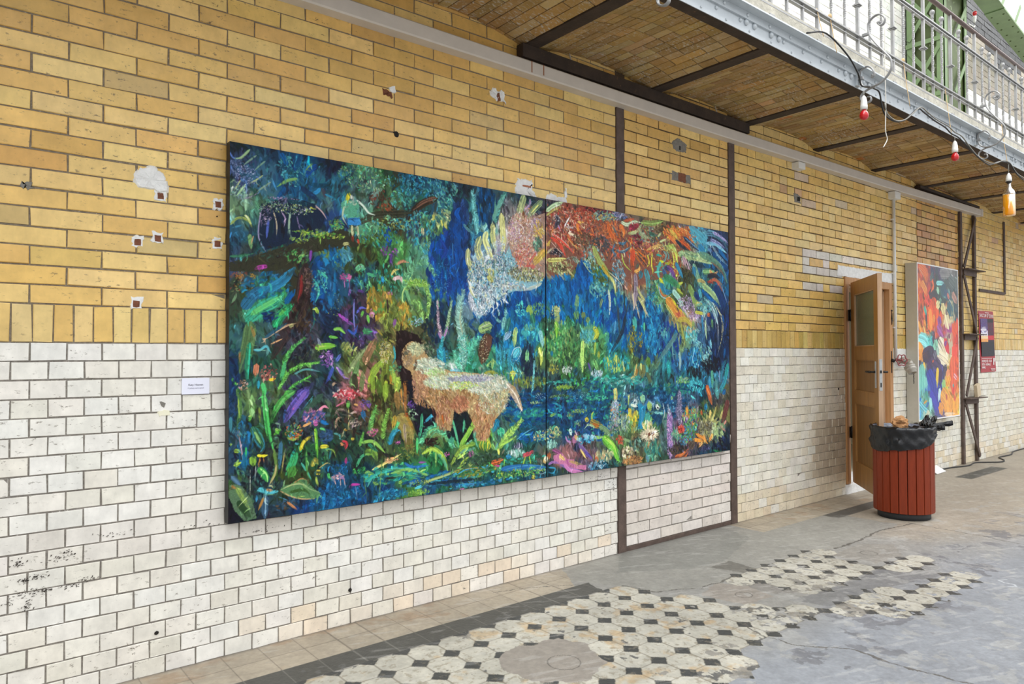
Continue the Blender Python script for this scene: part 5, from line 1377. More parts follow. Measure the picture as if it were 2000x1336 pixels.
p|854|699 10 885 20 1118 19 1227 45 1215 85 1116 147 995 181 884 138 832 118 789 145 764 171 698 175
b|c43,d65,e73,eb9,622,f95,456,864|884 69|189 52|620|16.5|48|1|2.6
b|e73,fa4,c52,8b9,345,dd8|1096 68|125 60|260|20.1|46|.8|2.6
b|eca,c87,dcd,b98,964,e96|640 100|53 79|360|11.7|63|1|2.4
b|def,346,8bd,fff,dd9,469,bcd|533 202|57 66|300|18.2|71|.5|3
b|def,bcd,eee,9bd,89a,ffe,678,357|514 235|34 33|700|4.3|71|1
b|def,cde,fff|508 255|19 15|140|3.9|71|1
s|dde|10.5|483 223 489 251 501 271
s|5ac|2.7|487 214 499 242 506 257
b|eee,bcd,345,ddc|557 212|32 16|120|4.5|64|1
b|ddc,bba,9ac|603 203|33 9|60|8.3|12|.6
s|eed|7.3|681 191 662 200 630 209
s|ddc|3.7|559 233 566 226
s|cc8|5|481 204 487 221 497 233
f|8ba|12.6|1.8|471 371 465 314 457 271 467 219
s|ab9|4.2|467 312 459 280 463 250
b|3a9,5b9,2a8,39a,6ba|473 339|24 34|220|4.2|54|1.3
f|5b9|9.3|1.6|478 357 493 333 512 315
f|6b9|7.9|1.6|463 384 452 367 444 350
f|4a9|7|1.4|488 381 499 367
s|9b6|19.8|512 299 528 290 539 294
s|455|2|510 299 539 290
s|455|2|512 306 541 297
s|ccb|1.6|509 295 537 284
s|532|29.6|530 313 521 339 514 368
d|cc8,db9,edb|520 339|15 29|170|0.6
s|643|11.9|534 311 532 343
s|7ba|13.5|575 274 572 285 571 296
f|7ba|6.1|1.2|566 282 557 278 551 271
f|7ba|6.1|1.2|575 272 578 263 578 251
s|8cb|2.8|559 268 562 259
s|376|12.3|589 272 578 303 571 321
s|79b|12.3|589 303 575 319
s|bce|1.2|571 321 578 305 592 301 589 312 572 323
s|bc6|11.6|607 293 603 312 602 334
s|ad8|3.3|608 295 604 328
s|5bc|17.5|613 339 600 357
s|cef|1.5|592 357 601 339 617 335 620 348 608 363 594 361
s|cef|1.2|596 354 615 339
b|4cc,5dc,7dc|620 252|15 16|60|5.5|52|1
s|5dc|5.5|623 232 625 245
s|8a4|10.7|638 256 647 246 652 270
b|7a6,5ab,485,7a5|671 250|20 16|80|7.4|70|.7
s|386|12.9|652 261 661 290
b|28b,4bb|649 301|27 16|70|12.8|87|.2
b|5a8,7b8|646 290|17 7|40|6.4|31|.8
b|235,134,124|641 366|19 37|80|19.1|87|.2
b|385,473,594|565 407|36 21|80|12.2|83|.3
f|39b|4.4|1.2|557 375 553 348 552 327
f|39b|4.4|1.2|566 375 564 354 561 330
f|4ab|4.4|1.2|573 379 574 357 575 337
f|39b|3.7|1.2|587 379 584 366 584 354
f|39b|3.7|1.2|575 350 587 339 594 334
s|9b6|5.6|543 359 541 384
s|9b6|4|525 375 543 364 559 375
s|aa3|7.2|521 390 539 387 557 391
s|487|3.9|528 377 506 392
b|ee4,dd3|597 391|8 7|40|5|90|1
s|dd8|1|580 390 617 393
s|dd8|1|584 381 612 405
s|dd8|1|597 377 597 408
s|dd8|1|610 383 584 403
s|ad5|6.2|597 396 598 408
s|9b7|9.3|624 389 625 394
s|8b6|2.9|626 394 626 414
b|573,684,883,9a4|643 411|53 11|90|10.6|87|.2
f|6bb|5.1|1.8|653 430 657 395 659 365
s|cd5|9.6|674 335 680 358 678 375
s|ee8|2.6|671 337 680 354 685 339
s|8cc|11.8|676 298 682 320 684 335
s|ac5|4.4|691 309 692 339
s|7b7|10.6|637 365 639 339
s|6ab|11.3|436 384 461 384
b|6cb,4ac,5bb,39b|110 31|30 27|110|5.3|56
b|257,146,368|41 38|33 28|60|8.4|-53
s|8a7|4.3|32 8 18 24 7 27
s|687|3.3|43 16 28 30 22 36
s|576|2.7|58 23 47 34 40 42
d|67a,89c|12 39|13 13|120|0.6
d|ccf,88c,56a|26 53|19 18|220|0.6
b|9b9,adb,89b,6a9|17 81|18 11|60|4.6|-53
s|bc8|3|54 48 42 58 32 65
s|9b9|2.7|68 57 52 70 42 80
s|bc8|2.3|17 62 11 73 7 80
s|ac9|2.6|7 62 1 68
s|9b8|3|25 67 17 80 11 88
s|98a|1.7|47 78 32 88 14 95
b|156,267|100 37|13 9|40|4.6|11
s|7a5|5.3|114 44 97 50 79 63
s|8b6|4.3|142 13 134 23 127 33
s|05a|8.4|86 5 93 16 95 25
s|059|9.6|121 2 116 15 111 29
s|04a|9.8|151 15 138 26 129 40
s|046|8.4|175 47 153 50 132 50
s|048|7.6|92 62 86 74 77 85
s|047|6.7|105 61 109 69 111 79
s|136|10.1|121 58 138 68 158 79
s|28b|3.7|166 64 185 69
p|124|47 151 48 130 50 111 57 100 67 92 86 83 109 79 129 81 147 85 162 95 166 107 159 126 138 142 111 153 76 167 59 174
s|134|10.3|69 119 67 153
s|112|6.9|88 125 90 150
s|112|7.2|133 120 140 133
b|cd8,ada,dce,bc5,8b9,9b7|100 97|44 10|230|2.5|68|1
b|b9c,98b,dbc|58 113|10 18|90|2|68|1
s|a9c|2.2|52 107 48 130 47 148 50 161 59 175
s|45b|4.8|64 123 61 153
s|cb9|2.2|72 105 78 126 78 150
s|b9c|2.3|87 106 93 116 91 131
s|aca|3.9|102 104 100 132 105 151
s|b9d|2.1|114 110 118 127 125 142
b|b9c,a8b|93 83|30 3|60|2.4|-7
s|145|7.1|98 85 118 85 140 87
s|cc4|3.6|138 91 149 93
s|caa|2.4|147 86 160 96 169 108
d|012,023|86 97|38 11|150|0.6
d|012|58 106|10 13|60|0.6
p|332|0 199 42 184 93 164 129 148 166 135 195 122 232 132 232 151 185 160 147 169 111 185 86 205 59 210 0 214
b|443,322,354|93 175|52 13|60|7|-24
b|9b3,7a3,bc5,5a4|156 136|49 7|110|5.9|-33
b|9b3,8a4,ad6|118 150|16 6|40|5|-24
b|4b7,7b5,9b4|189 115|15 9|40|6.4|12
b|4a5,6a5,384,7a5|114 179|23 12|50|6|-60
s|73a|5.4|140 166 138 186
s|a3a|7.4|61 201 51 203 41 207
b|17b,28c,05a|185 176|23 19|60|11.2|79
b|48a,5ab|208 170|11 12|30|11.4|78
s|bb7|5.7|201 150 213 147
s|ab5|4|1 137 11 126 22 124 32 130 35 138
s|ab6|3.7|24 119 30 123 36 136
s|7a6|7.3|32 150 34 161 35 174
s|c96|1.7|39 151 35 166
s|5bc|3.6|18 187 19 197
s|375|4.9|1 189 18 187 39 181
p|5a8|197 76 205 68 232 70 232 97 211 100 198 92
b|9cb,cdb,7b9|210 76|17 7|30|5|21
s|bca|3.8|203 81 200 99 208 114
s|ed2|6.5|213 56 209 65 210 74
s|ddd|4.2|217 58 217 64
p|28c|210 100 233 96 233 112 210 114
s|124|1|210 102 232 99
s|bb7|5|218 113 219 133
s|c33|3.4|219 133 221 143
b|6a6,4a8,8b8,5a9,396,7a5,bc9|245 22|55 24|230|5.9|54|.8
b|255,146|222 14|12 11|20|5.8|54
b|632,532,843,421|278 60|23 20|70|6.8|54
s|332|11.3|304 2 319 13 302 35
b|28c,3ab,5bc,27a,168,6bc|354 20|61 21|200|6.4|65|.8
b|4a9,3a9,6b7,5ab|328 53|29 23|80|7.1|54|.8
b|4a9,6ba,4ab,37a|417 13|38 18|80|6.6|65
s|321|14.9|403 38 373 52 346 75 337 95
s|643|7.3|403 37 373 50 348 69
s|332|14|346 75 306 82 262 91 211 121
b|6ba,4a9,8ca,5ab|424 36|29 22|70|8|40
b|ac8,8b8,cc8|420 77|29 18|50|9.7|53
b|7b8,5a8,9c9,4ab,bc6,29b|314 99|57 13|130|7|31|.7
b|5a6,3a8,7b6,255,28b|268 129|54 22|140|7.1|55|.7
b|4ab,6bb,3a9,5a7,269,29c|368 107|36 39|170|8.5|78|.6
s|cb8|6.4|369 101 371 117
s|dd6|6.2|413 81 418 96
s|dd6|6.2|422 85 426 101
s|cc7|6.3|441 85 445 101
s|cc7|5.7|405 87 406 99
s|bb5|6.1|396 72 394 85
b|5bc,7cc,9b6,39b|396 143|25 17|80|9.5|42
b|04b,139,059,15b|431 162|41 60|110|33.2|87|.1
b|249,137|459 93|17 61|60|33.9|90|.1
b|05d,04c|293 128|8 18|16|8.1|89
s|49e|1.6|439 128 440 164 448 186 455 175
s|49e|1.3|433 131 434 173
d|49e,6af|417 194|26 28|120|0.6
b|83a,b5c,63a|297 154|19 9|40|5.7|78
s|63a|8.1|300 160 298 183
s|c86|6.2|309 179 324 171 338 172
s|cb6|3.7|300 200 306 190 318 187
s|caa|7|305 206 319 203 324 213
s|6b8|8.5|228 194 236 187 244 192
s|9cb|3.1|233 188 241 188
f|6a7|11.4|2|326 223 335 192 357 171 380 167 399 193
b|8b4,6a3,ad6|354 210|27 9|60|6.3|55
s|d6a|9.5|211 210 217 206
s|28c|6|281 203 282 217
b|c63,a42|291 70|12 7|20|5.3|54
s|38d|5.8|211 103 235 107
p|5a8|211 70 229 66 233 76 233 98 211 101
b|cdb,9cb|221 73|9 4|22|4.6|11
s|cdc|4.3|228 66 241 75 252 86 265 89
s|ed2|5.7|213 55 212 67
s|ddc|4.2|217 59 217 66
p|38d|211 101 233 98 237 111 211 114
s|124|1|211 103 233 100
s|cc9|4.6|218 114 220 135
s|cc9|4.2|229 113 232 137
s|d43|4.2|219 134 220 144
s|d43|3.9|230 138 232 147
b|134,123,235|448 19|25 25|60|11.4|77
b|135,048,05a|528 43|29 44|100|22|83|.15
b|04a,149,05c|454 139|21 86|120|22.8|87|.12
s|49e|1.5|441 125 442 170
s|49e|1.3|456 172 449 187
b|59a,6b9|446 14|8 10|24|7.6|77
f|6bb|9.4|2.1|506 101 498 60 491 12
s|6bb|11.8|504 98 496 60 489 30
b|6bc,4ab,8cc|497 77|17 15|60|4.3|64|1
f|5a9|9.8|2.5|549 72 558 37 576 3
s|6a9|10.2|544 65 558 37 579 5
s|7b9|4.1|549 54 551 14
s|7bb|5.8|468 83 478 92 491 100
s|16a|11.9|506 98 537 105
s|dd8|15.8|511 105 503 130 515 157 528 179
s|dd8|14|528 93 523 110 535 134 544 149
s|dd8|13.3|544 73 544 101 552 131
s|dd8|16.4|567 50 570 77 573 113 567 135
s|dd8|12|480 133 479 157 487 177
b|cde,bdf,9be|514 158|11 19|60|3.6|64|1
b|cde,bdf,9be|534 132|8 10|36|3.2|64|1
b|cde,bdf|551 120|7 10|36|3.2|64|1
b|cde,bdf,9be|569 112|8 16|50|3.3|64|1
b|cc7,ab9|486 176|6 15|30|5.8|77
b|def,bcd,8bd,eee,5ac,dd9,abc,368,478|525 182|46 30|620|5.2|71|.7
b|eec,9bc,6a9,345,bcd,fff,356|571 170|44 32|460|4.5|70|.9
b|bdc,39c,5bd|575 137|25 10|80|4.1|29|1
b|46a,245|532 194|33 10|40|4.4|77
b|dd8,cc5|539 181|11 16|30|8.8|77
s|842|11.9|626 35 631 70
s|bc8|18.2|631 3 621 30 611 55
s|cb9|23.1|619 42 607 73 595 110
b|ecb,da9,fdc,c87,d98,eda,b98,fde|625 85|43 44|800|5.1|63|1
b|c9b,b8c,ecd|604 83|16 29|120|4.2|63|1
b|d76,eb9,c8b,e54,fca,964|635 132|31 27|420|5.1|51|1
b|c76,b54,eb8|618 152|14 14|60|4.6|51|1
b|b9c,a8b,dcd|662 62|15 15|60|6.1|63
s|ac8|14.3|683 7 660 27 640 50
s|dd7|3.5|673 16 650 38
s|b9c|6|648 7 647 19 633 32
b|eb5,ca4,dd8|672 72|17 20|80|7.4|63|.6
b|598,7b9,465|669 106|15 15|60|8.7|83|.3
s|ca4|17.4|695 116 672 135 652 155
s|eb5|5.3|692 114 675 131
s|e66|9.4|662 155 642 158 621 168
s|e76|3.9|665 124 647 143 638 151
b|cc9,995,dd8,775,bba,443|637 175|53 16|380|7.2|103|.6
b|775,443|603 168|14 7|30|5|30|1
s|bcb|6.5|681 191 657 203 628 210
s|9bc|3.4|662 203 637 210
s|ddc|3.9|480 198 487 215 497 232
b|06b,07c,17c,059,05b|738 201|54 26|110|27.3|87|.1
b|05b,06c,049|813 166|29 30|70|24.5|87|.1
b|c43,d65,a33,eba,f97,622,eca,b52|753 49|55 42|330|7.9|49|.9
b|d53,b42,eb9,c75,e76|817 28|41 24|180|7.4|25|.9
b|a33,522,422|849 3|45 10|60|10.5|7
s|234|9.6|710 10 699 26
s|ac9|10.9|697 27 722 10 749 0
s|cc6|5.4|697 37 722 20 747 9
s|334|11.7|726 35 733 46 719 65
b|123,234,112|727 117|25 9|60|7|27
d|eee,bcd|727 117|25 9|80|0.6
d|eee,bcd|728 37|11 10|50|0.6
s|d43|8.6|710 86 735 97 757 125
s|ecb|1.6|710 95 732 111 755 125
s|e54|5.9|715 76 751 94 783 116
s|d53|5.1|726 91 751 102
s|ecb|1.6|712 74 748 89 785 114
s|d63|6|760 73 781 93 807 100
s|dc7|2.4|762 81 783 97 809 104
s|fdb|6.8|765 69 779 72 793 78
s|fff|4|753 55 763 40 770 31
s|fff|3.6|758 56 776 56 788 51
s|f83|8.1|793 45 798 60 810 67
s|fb5|5.3|795 40 815 39
b|543,764,886,432|814 82|38 20|130|6.6|48|.9
b|e73,d63,f95,c52,e84|912 47|34 26|150|8.2|61|.5
b|c74,a64,b53|873 48|22 17|70|7.2|47|.8
s|f73|10.8|897 33 907 54 933 72
s|e73|9.7|941 30 954 43 954 61
s|28a|5.2|915 37 925 50 936 63
s|f94|3.9|912 69 914 81
s|f94|3.5|928 68 935 85
b|344,556,754,345|873 83|30 19|90|9.3|26|1
b|9cc,7bb,49b,adc,6ba,cdb|845 119|37 29|190|6.7|37|.6
b|9cc,6ab,cdd,38b,5ac|934 151|23 35|150|7.4|61|.5
b|17a,28b,39c|867 171|32 35|90|10.5|49|.5
b|6bb,5a9,8cb|860 195|27 19|80|8.4|69|.5
s|bd9|2.9|812 133 833 153 850 160
s|9a5|16.1|846 93 863 120 891 149 911 173
s|a82|8.5|877 136 891 151 903 161
s|cc7|8.2|906 160 919 177 924 200
s|ddb|2.6|898 149 940 173 953 199
s|59c|5.2|922 79 914 97 925 107 909 121
s|37a|6.6|927 95 951 96 984 80
s|9cd|1.8|927 93 951 94 984 78
s|38b|5.7|935 76 954 76 969 66
s|c52|12.6|986 80 985 119 991 147
s|e63|5.4|989 83 986 117
s|e83|3.6|988 72 1016 86
s|e83|3.6|989 87 1015 101
s|fa4|3.2|992 101 1015 118
s|fa4|5.9|994 143 1008 139 1015 129
s|e73|11.2|976 59 986 73
s|ac4|3.5|946 102 956 126 982 143
s|9bc|3.1|975 101 975 128
s|546|13.5|999 154 996 207
s|ca8|3.6|983 148 983 161
b|9ba,6a9,348,eb5,9ca|886 15|43 12|120|9.4|-23|.4
b|9ac,56a,b9b|941 8|29 10|60|9.7|-16|.4
s|bda|9.9|944 23 968 27 992 17 1017 16
s|824|11.3|976 37 1012 26
s|cd8|6.3|970 49 1006 39
s|b53|7.6|957 19 995 9
s|623|9.1|995 53 1014 44
b|bc8,995,dd9,774,9a7|738 151|43 16|170|7.8|56|.6
s|dda|3.8|698 166 712 177 723 183
s|dda|3.9|730 164 746 173 757 181
s|cc8|4.4|760 152 773 163 783 169
b|332,543|741 153|18 8|40|5.5|50|1
s|cc6|9.7|698 138 725 135 759 130
s|dd8|2.7|708 135 753 129
s|ca4|5.8|698 106 710 91
s|ba8|5|699 122 717 107
b|8b9,9bb,465|780 131|23 8|60|5.2|10|.9
s|b8c|3.1|733 54 739 67
b|135,236|1349 51|47 65|80|28.4|43|.2
b|8a8,567,a64,bca,674|1050 43|51 27|150|10.8|15|.9
b|734,a35,622|1000 64|26 17|50|9.5|8
b|543,653,764|1109 21|37 18|80|13.6|23|.4
s|8a5|13.8|1021 16 1066 12 1106 2
s|cd9|7.6|977 50 1003 39 1027 15
b|a34,824|994 30|20 7|26|9.5|-6
s|bc9|10.7|1009 32 1030 50 1056 51
s|365|9.9|1051 39 1081 44
s|cd9|6|1086 45 1100 32
s|cd9|6.6|1093 58 1120 47
b|e95,dc6,c56,b57|1068 73|46 9|80|7.9|-15|.6
s|eb6|6.4|1041 84 1075 71 1106 64
b|e83,f94,db4,c53,f73|1150 28|42 20|130|11.9|33|.4
s|ec5|10.3|1134 22 1160 36 1173 47
b|e73,e84,c53,f95,d62|1222 27|44 23|190|11.8|32|.3
s|f84|10.7|1173 14 1220 24 1260 42
s|d52|11.6|1176 47 1199 55 1226 67
s|f84|8.8|1128 39 1156 53 1173 61
s|235|12.3|1193 35 1226 50 1260 66
s|234|9.5|1160 48 1192 62 1226 75
s|58b|3.8|1199 36 1233 51 1267 67
s|876|4.3|1192 70 1226 75 1260 83
b|5bd,7cd,39c|1260 21|38 23|90|13.6|32|.3
s|5bd|20.8|1220 6 1261 21 1295 43 1298 64
s|28c|18.1|1260 51 1291 71
s|6ac|15.9|1289 14 1331 12 1375 27 1395 53
s|a9d|9.1|1324 8 1361 15 1396 31
s|236|13.2|1350 3 1398 18
s|7bd|11.3|1295 41 1317 41 1342 41 1390 61
s|99d|9.6|1313 29 1349 36 1382 48
s|05a|17.1|1323 66 1360 81 1395 111
s|06b|12.6|1353 55 1395 82
s|acd|8|1322 47 1352 73 1397 97
s|8bd|4.5|1313 63 1327 83 1359 94 1389 127
s|8a7|21.5|1172 80 1243 82 1319 97
s|cd9|5.4|1179 88 1246 92 1316 97
b|ac8,cd9,697|1242 86|68 10|80|13.5|15|.3
s|697|19.7|1260 72 1323 86 1367 111 1392 146
s|865|6.8|1316 93 1366 115 1388 157
s|134|16.2|1219 101 1287 108
s|b9a|17.4|1189 89 1202 108 1220 138
s|b67|6.3|1198 111 1216 134
s|ded|2.1|1212 97 1222 119 1220 138
s|cd5|12.9|1128 60 1156 75 1166 107
b|bd7,dd8,9b5|1136 70|25 12|50|8.7|45|.6
s|dd3|4.9|1044 97 1050 114 1042 128
s|dd3|4.4|1062 90 1060 118 1065 143
s|cd4|4.1|1146 82 1151 100 1148 119
s|cd4|7.7|1149 117 1149 121
s|cd4|5.2|1166 105 1167 121 1162 142
s|cd4|7.8|1161 139 1162 144
s|7bb|6.5|1108 80 1119 91 1111 105 1094 109
s|cd2|6.5|1091 108 1110 109
s|cd2|6.1|1113 111 1127 112 1141 99
s|5aa|3|1121 80 1130 92 1121 105
s|2a9|5.5|1080 92 1102 94
s|4aa|12.5|1096 111 1085 134 1092 155
s|5b9|4|1074 124 1108 118
s|5b9|4|1071 139 1102 134
s|4aa|5|1121 115 1095 131
s|dd2|9|1091 153 1107 165
s|dd2|5.9|1080 166 1082 183
s|bc4|11.5|1188 158 1171 164 1168 177 1187 190
b|332,442,553,453|1204 151|33 41|130|15.8|82|.4
s|bc4|7.8|1188 158 1173 164 1169 177 1189 189
s|74a|12.8|1121 121 1143 131 1158 159
s|348|10.1|1111 122 1133 130
s|27a|14|1159 108 1175 127 1188 145
s|4ac|2.6|1162 107 1191 146
s|36a|12.6|1105 130 1120 145
s|e53|17.5|987 85 988 123
s|e72|3.4|1003 95 1041 119
s|e72|3.4|1000 105 1038 135
s|e72|3.4|1003 87 1047 107
s|322|1.9|1006 100 1041 125
s|322|1.9|1006 92 1044 113
s|ea5|8.1|994 142 1010 137 1014 125
s|565|7.2|1008 122 999 134
s|4ab|18|1035 135 1045 158 1046 197
s|28a|14.4|1020 140 1014 160
s|a9a|15.6|996 148 999 180 993 229
s|cb9|3.3|985 152 984 201 993 239
s|cc8|7.2|1002 180 1022 208 1037 239
b|385,467,4a8|1064 186|24 39|110|7.4|60|.9
s|385|20.5|1108 146 1146 158 1178 174
s|27a|14.2|1095 167 1117 186 1148 184
s|b63|6|1090 177 1104 196 1126 195
s|9bc|3.3|1087 167 1093 195 1116 204 1139 194
s|4ac|4|1107 172 1117 190
s|c83|21.4|1120 206 1145 223 1164 239
s|343|12.9|1148 188 1171 222
s|dd2|3.1|1140 203 1164 224 1187 239
s|9cb|15.5|1145 182 1171 201 1190 223
b|b9c,dbe,a8b,868|1203 211|40 20|110|6.3|10|1
s|8a5|18.7|1214 164 1234 192 1244 229
s|7a8|18.9|1235 106 1252 134 1269 167
s|27a|17.2|1235 112 1242 137
s|db6|9.8|1252 148 1276 149 1301 165
s|ac8|18.3|1273 158 1318 179 1356 209
s|05a|12.1|1272 173 1321 202
s|4ab|13.6|1259 171 1269 196
s|138|16.1|1238 183 1255 199
s|7a6|16.6|1277 122 1330 118
s|d95|10.1|1308 117 1328 127 1348 116
s|223|14|1297 135 1326 129 1359 135
s|d64|9.6|1301 150 1333 141 1351 151 1369 172
s|933|5|1297 148 1333 152
s|b84|3.4|1330 135 1362 150 1373 172
s|137|28.4|1337 161 1362 192 1376 224
s|57a|4.6|1366 159 1395 210
b|8cb,6ba,5ab|1285 216|35 19|80|9.3|45|.7
s|cdb|2.8|1321 204 1343 233
b|112,123,234|43 548|46 57|140|10|79|.6
b|112,223|97 494|35 59|90|10.4|79|.6
b|112,132|166 500|37 52|60|9.1|79|.6
b|136,247|4 422|12 40|50|9.7|84
b|16a,257|26 499|11 49|60|11.5|84|.2
s|4b5|9.1|56 412 60 442 65 479 74 513
s|7c7|3|59 419 62 452
s|573|6.8|74 510 79 536 77 552 65 572
s|a96|3.1|79 537 76 554 65 572
s|4a4|10.3|112 412 91 426 77 446 69 466
s|7c6|3.5|110 414 91 426 77 446
s|54a|16.1|135 413 112 436 93 466
s|75b|7|132 414 115 436 101 456
s|35a|3.8|94 444 91 466
s|d5b|1.7|107 446 110 441
s|354|12.5|161 421 133 446 119 460
s|4bb|1.4|144 423 126 444
s|584|5.5|12 407 19 437 15 461 14 479
s|ac4|1.9|15 423 17 456
s|c86|4.9|15 474 17 487
s|b9a|2|17 486 21 509 24 532
s|378|5.5|3 452 3 476
b|378,26a|22 476|8 11|30|6.5|70
s|375|14|39 472 48 488 58 505
s|8b6|5|42 479 52 498
s|39c|1.8|38 474 43 494 55 507 58 497 48 475 40 472
s|5a4|9.9|33 455 37 457
s|bd6|2.3|32 452 37 452
s|5a3|14.4|79 480 82 484
s|ad6|3.8|77 476 84 479
s|9ca|2.7|77 466 86 469
s|9b4|4.3|50 438 51 463
s|ed2|5|47 518 55 520 64 519
s|d84|1.5|51 523 49 537
s|d84|1.3|57 524 58 531
s|9b3|6.5|9 507 19 509
s|9b3|7.1|9 531 20 527
s|7a3|11.6|39 519 40 535
s|ad5|3.2|4 498 3 494
s|394|11.8|50 541 60 552 64 564
s|8c6|2.7|51 540 62 551 64 564
s|17a|7.2|25 512 27 542
s|3b6|3.3|28 503 28 519
s|cdc|0.8|44 536 43 560
s|cdc|0.8|35 540 35 579
s|6a9|3.4|50 465 60 475
s|368|6.9|87 498 84 545
s|a95|2.4|93 518 88 552
b|e52,5bb,ad5,38c,c84,d63|110 483|15 15|90|5.2|41|1.2
s|ad5|3.5|96 491 108 497 121 492
s|4ab|4.6|112 503 119 505
b|b6a,46b,d9a,85b,35a,c7a|146 458|21 13|110|7.9|-36|.7
s|e8a|4.4|155 448 165 442 173 446
s|b5a|9|146 472 154 471
s|d95|4.3|126 475 141 469
s|6b3|5.8|149 480 151 509 153 532
s|ad4|2.9|147 481 150 506
s|5b6|4.4|157 480 172 485
s|16b|7.3|159 468 173 474
s|cb2|6.4|121 516 128 501 143 492
s|ed4|2.8|123 511 130 499 139 495
s|ed3|6.6|159 513 167 513 174 514
s|8a4|2.9|169 518 182 521 188 534
b|358,247|168 495|13 12|50|9.1|13
s|cb4|8.3|143 545 148 535 154 543
s|cb3|9|150 557 160 558
s|9b4|3.6|150 565 154 583
s|3a6|13.9|112 520 107 537 96 556
s|483|17.4|110 544 102 560
s|2a9|3.8|112 513 103 528
s|5c7|3.5|112 530 105 545
s|4a9|3.6|123 538 134 555 141 568
s|6b5|3.6|132 518 134 555 141 571
s|4b5|4|167 530 167 541
s|4b5|4.4|173 561 175 573
s|a95|2.2|156 550 169 543 176 544
b|e45,faa,c34,fdc,933,d67|209 422|27 9|130|7.5|11|.7
s|c68|3|188 443 205 435
s|7c5|6.4|211 435 211 448
s|dba|3.4|185 459 193 449 210 454
s|eb9|3.7|187 482 190 466 203 463
s|ebb|3.8|213 462 223 455 233 459
s|cab|3.4|217 486 225 474 233 471
s|dc9|2.3|199 499 205 485 215 486
s|ba6|2.3|212 449 213 486
s|c93|4.9|203 487 211 486
s|5aa|3.3|184 491 194 495 196 504
s|d85|8.2|198 513 201 510
s|c34|4.5|199 505 209 511 205 523
s|222|3|202 514 203 517
s|ed3|4.6|219 501 220 508
s|c95|3.8|223 441 231 443
s|d3a|5.3|208 537 206 550
b|15a,047,27c|197 556|21 16|80|5.6|50|1
b|faa,fcc,c8b,eab|193 568|14 5|40|4.8|23
s|fba|1.5|183 569 189 587
s|fba|1.3|196 572 197 592
s|fba|1.3|203 573 206 590
s|b8c|4.5|196 570 205 575
b|16a,27c,159,38c,049|176 603|32 22|200|4.4|42|1.4
b|16b,28c|186 613|17 8|50|4.8|42|1.4
b|16b,05a|139 614|14 5|30|4.3|34|1
b|123,112|157 583|11 8|20|5.4|60
s|b3a|3.8|217 587 232 588
p|585|85 580 93 574 105 572 112 568 123 565 132 568 139 578 147 586 158 594 156 601 143 604 116 598 102 593
s|352|5.3|102 586 127 585 139 594
s|9b6|3.5|98 577 119 571 130 580 143 594
s|cd9|1.8|88 580 105 574 125 575 139 585 158 594
s|b96|2.1|86 582 102 592 123 600 147 603
s|b85|2.1|110 571 123 565 134 569
s|bd6|2.1|116 596 130 596
p|575|2 562 11 562 22 567 29 577 38 591 46 622 26 624 10 605 1 583
s|9b5|7.8|13 568 22 584 34 605
s|242|10.8|16 591 24 604 36 619
s|b84|3.9|5 564 13 570
s|cd9|1.1|31 585 17 598
s|468|8.1|5 549 19 564
s|4ab|9.5|50 574 65 581 82 582
s|b85|4.4|62 577 73 580
s|9c7|1.7|57 585 81 587
s|357|13.5|60 587 60 625
s|8ab|1.5|61 587 61 624
s|a73|4.4|58 589 49 609
s|38b|4|47 584 45 595
b|543,357,246|94 605|19 11|50|8.6|34
s|b74|3.8|98 602 116 618
s|48a|1.7|84 592 102 601
b|15a,269,047,3a8,058,148|833 485|136 71|330|16|2|.25
b|147,158,036|1094 486|134 39|120|18.4|2|.25
b|356,234,123|1233 569|138 66|140|13.1|74|.7
b|4a9,287,8cb,2aa|942 414|86 13|90|14.2|1|.3
b|364,242,4a4|787 406|46 17|60|13|87|.3
b|8b4,9b4|750 426|32 4|40|10.2|-5
s|463|5.1|701 447 742 444 784 450
b|4c8,3b8,5ca|852 455|45 6|70|7|5
d|acd,adf|771 445|66 10|90|0.6
b|29b,3ac|720 473|20 12|40|10|17
s|8b5|6|706 489 724 484
b|8b5,9b6|801 483|24 5|40|6.8|10
b|9a5,7a7|768 490|12 6|20|6.2|17
b|8a8,9b8|794 511|11 6|20|6.3|17
b|ac7,8b8,dc8|709 527|31 12|60|10.9|26|.7
b|9cb,7ba|708 553|17 8|40|9.9|77
s|cb6|15.1|920 436 922 453 919 467
s|ad8|4.5|919 437 922 460
s|9ab|25.2|920 464 920 501
b|a8b,cd9,5ab,d84,bce|920 489|20 29|110|7.3|62|1
b|8a7,b9a,7a9|914 524|23 18|70|7.8|76|1
s|ac6|5.2|969 452 968 476
s|cc7|6.9|967 453 972 455
s|db3|14.4|970 485 978 514
s|ed4|9.9|998 491 991 519
b|ec3,db3,ac5|985 504|21 14|50|11.6|75
s|a93|17.4|987 519 987 548
s|cdd|14.5|997 464 989 479
s|245|5.2|988 472 995 470
s|dec|7|977 476 1002 482
p|28b|1002 475 1015 474 1024 482 1035 478 1031 503 1023 521 1019 539 1001 538 1009 506
s|5ad|2.9|1020 483 1016 535
s|17a|2.9|1013 483 1009 535
s|9da|16.5|1020 454 1025 474
s|bd8|5.9|1013 456 1015 468
s|244|2.4|1024 459 1027 459
s|ac5|18|1046 472 1051 496
s|9cd|4.2|1046 470 1062 480 1064 497
s|4a9|22.6|1042 501 1038 525
s|cdc|10.9|1074 481 1085 493
s|223|4.3|1077 488 1085 490
s|6aa|7.9|1068 500 1102 504
s|147|27.4|1086 508 1080 535
s|bcc|2.8|1101 478 1108 504 1097 528
s|36a|4.6|963 487 966 499
b|8ba,bc9,9ab|948 519|24 20|80|10.2|87|.3
b|7a8,8a6,465|965 536|42 14|60|8.6|87|.5
s|86a|23.1|1129 500 1129 562 1131 626
d|cae,ead,b8d,548|1128 542|13 47|300|1.1
d|cae,ead,b8d,548|1130 597|13 29|220|1.1
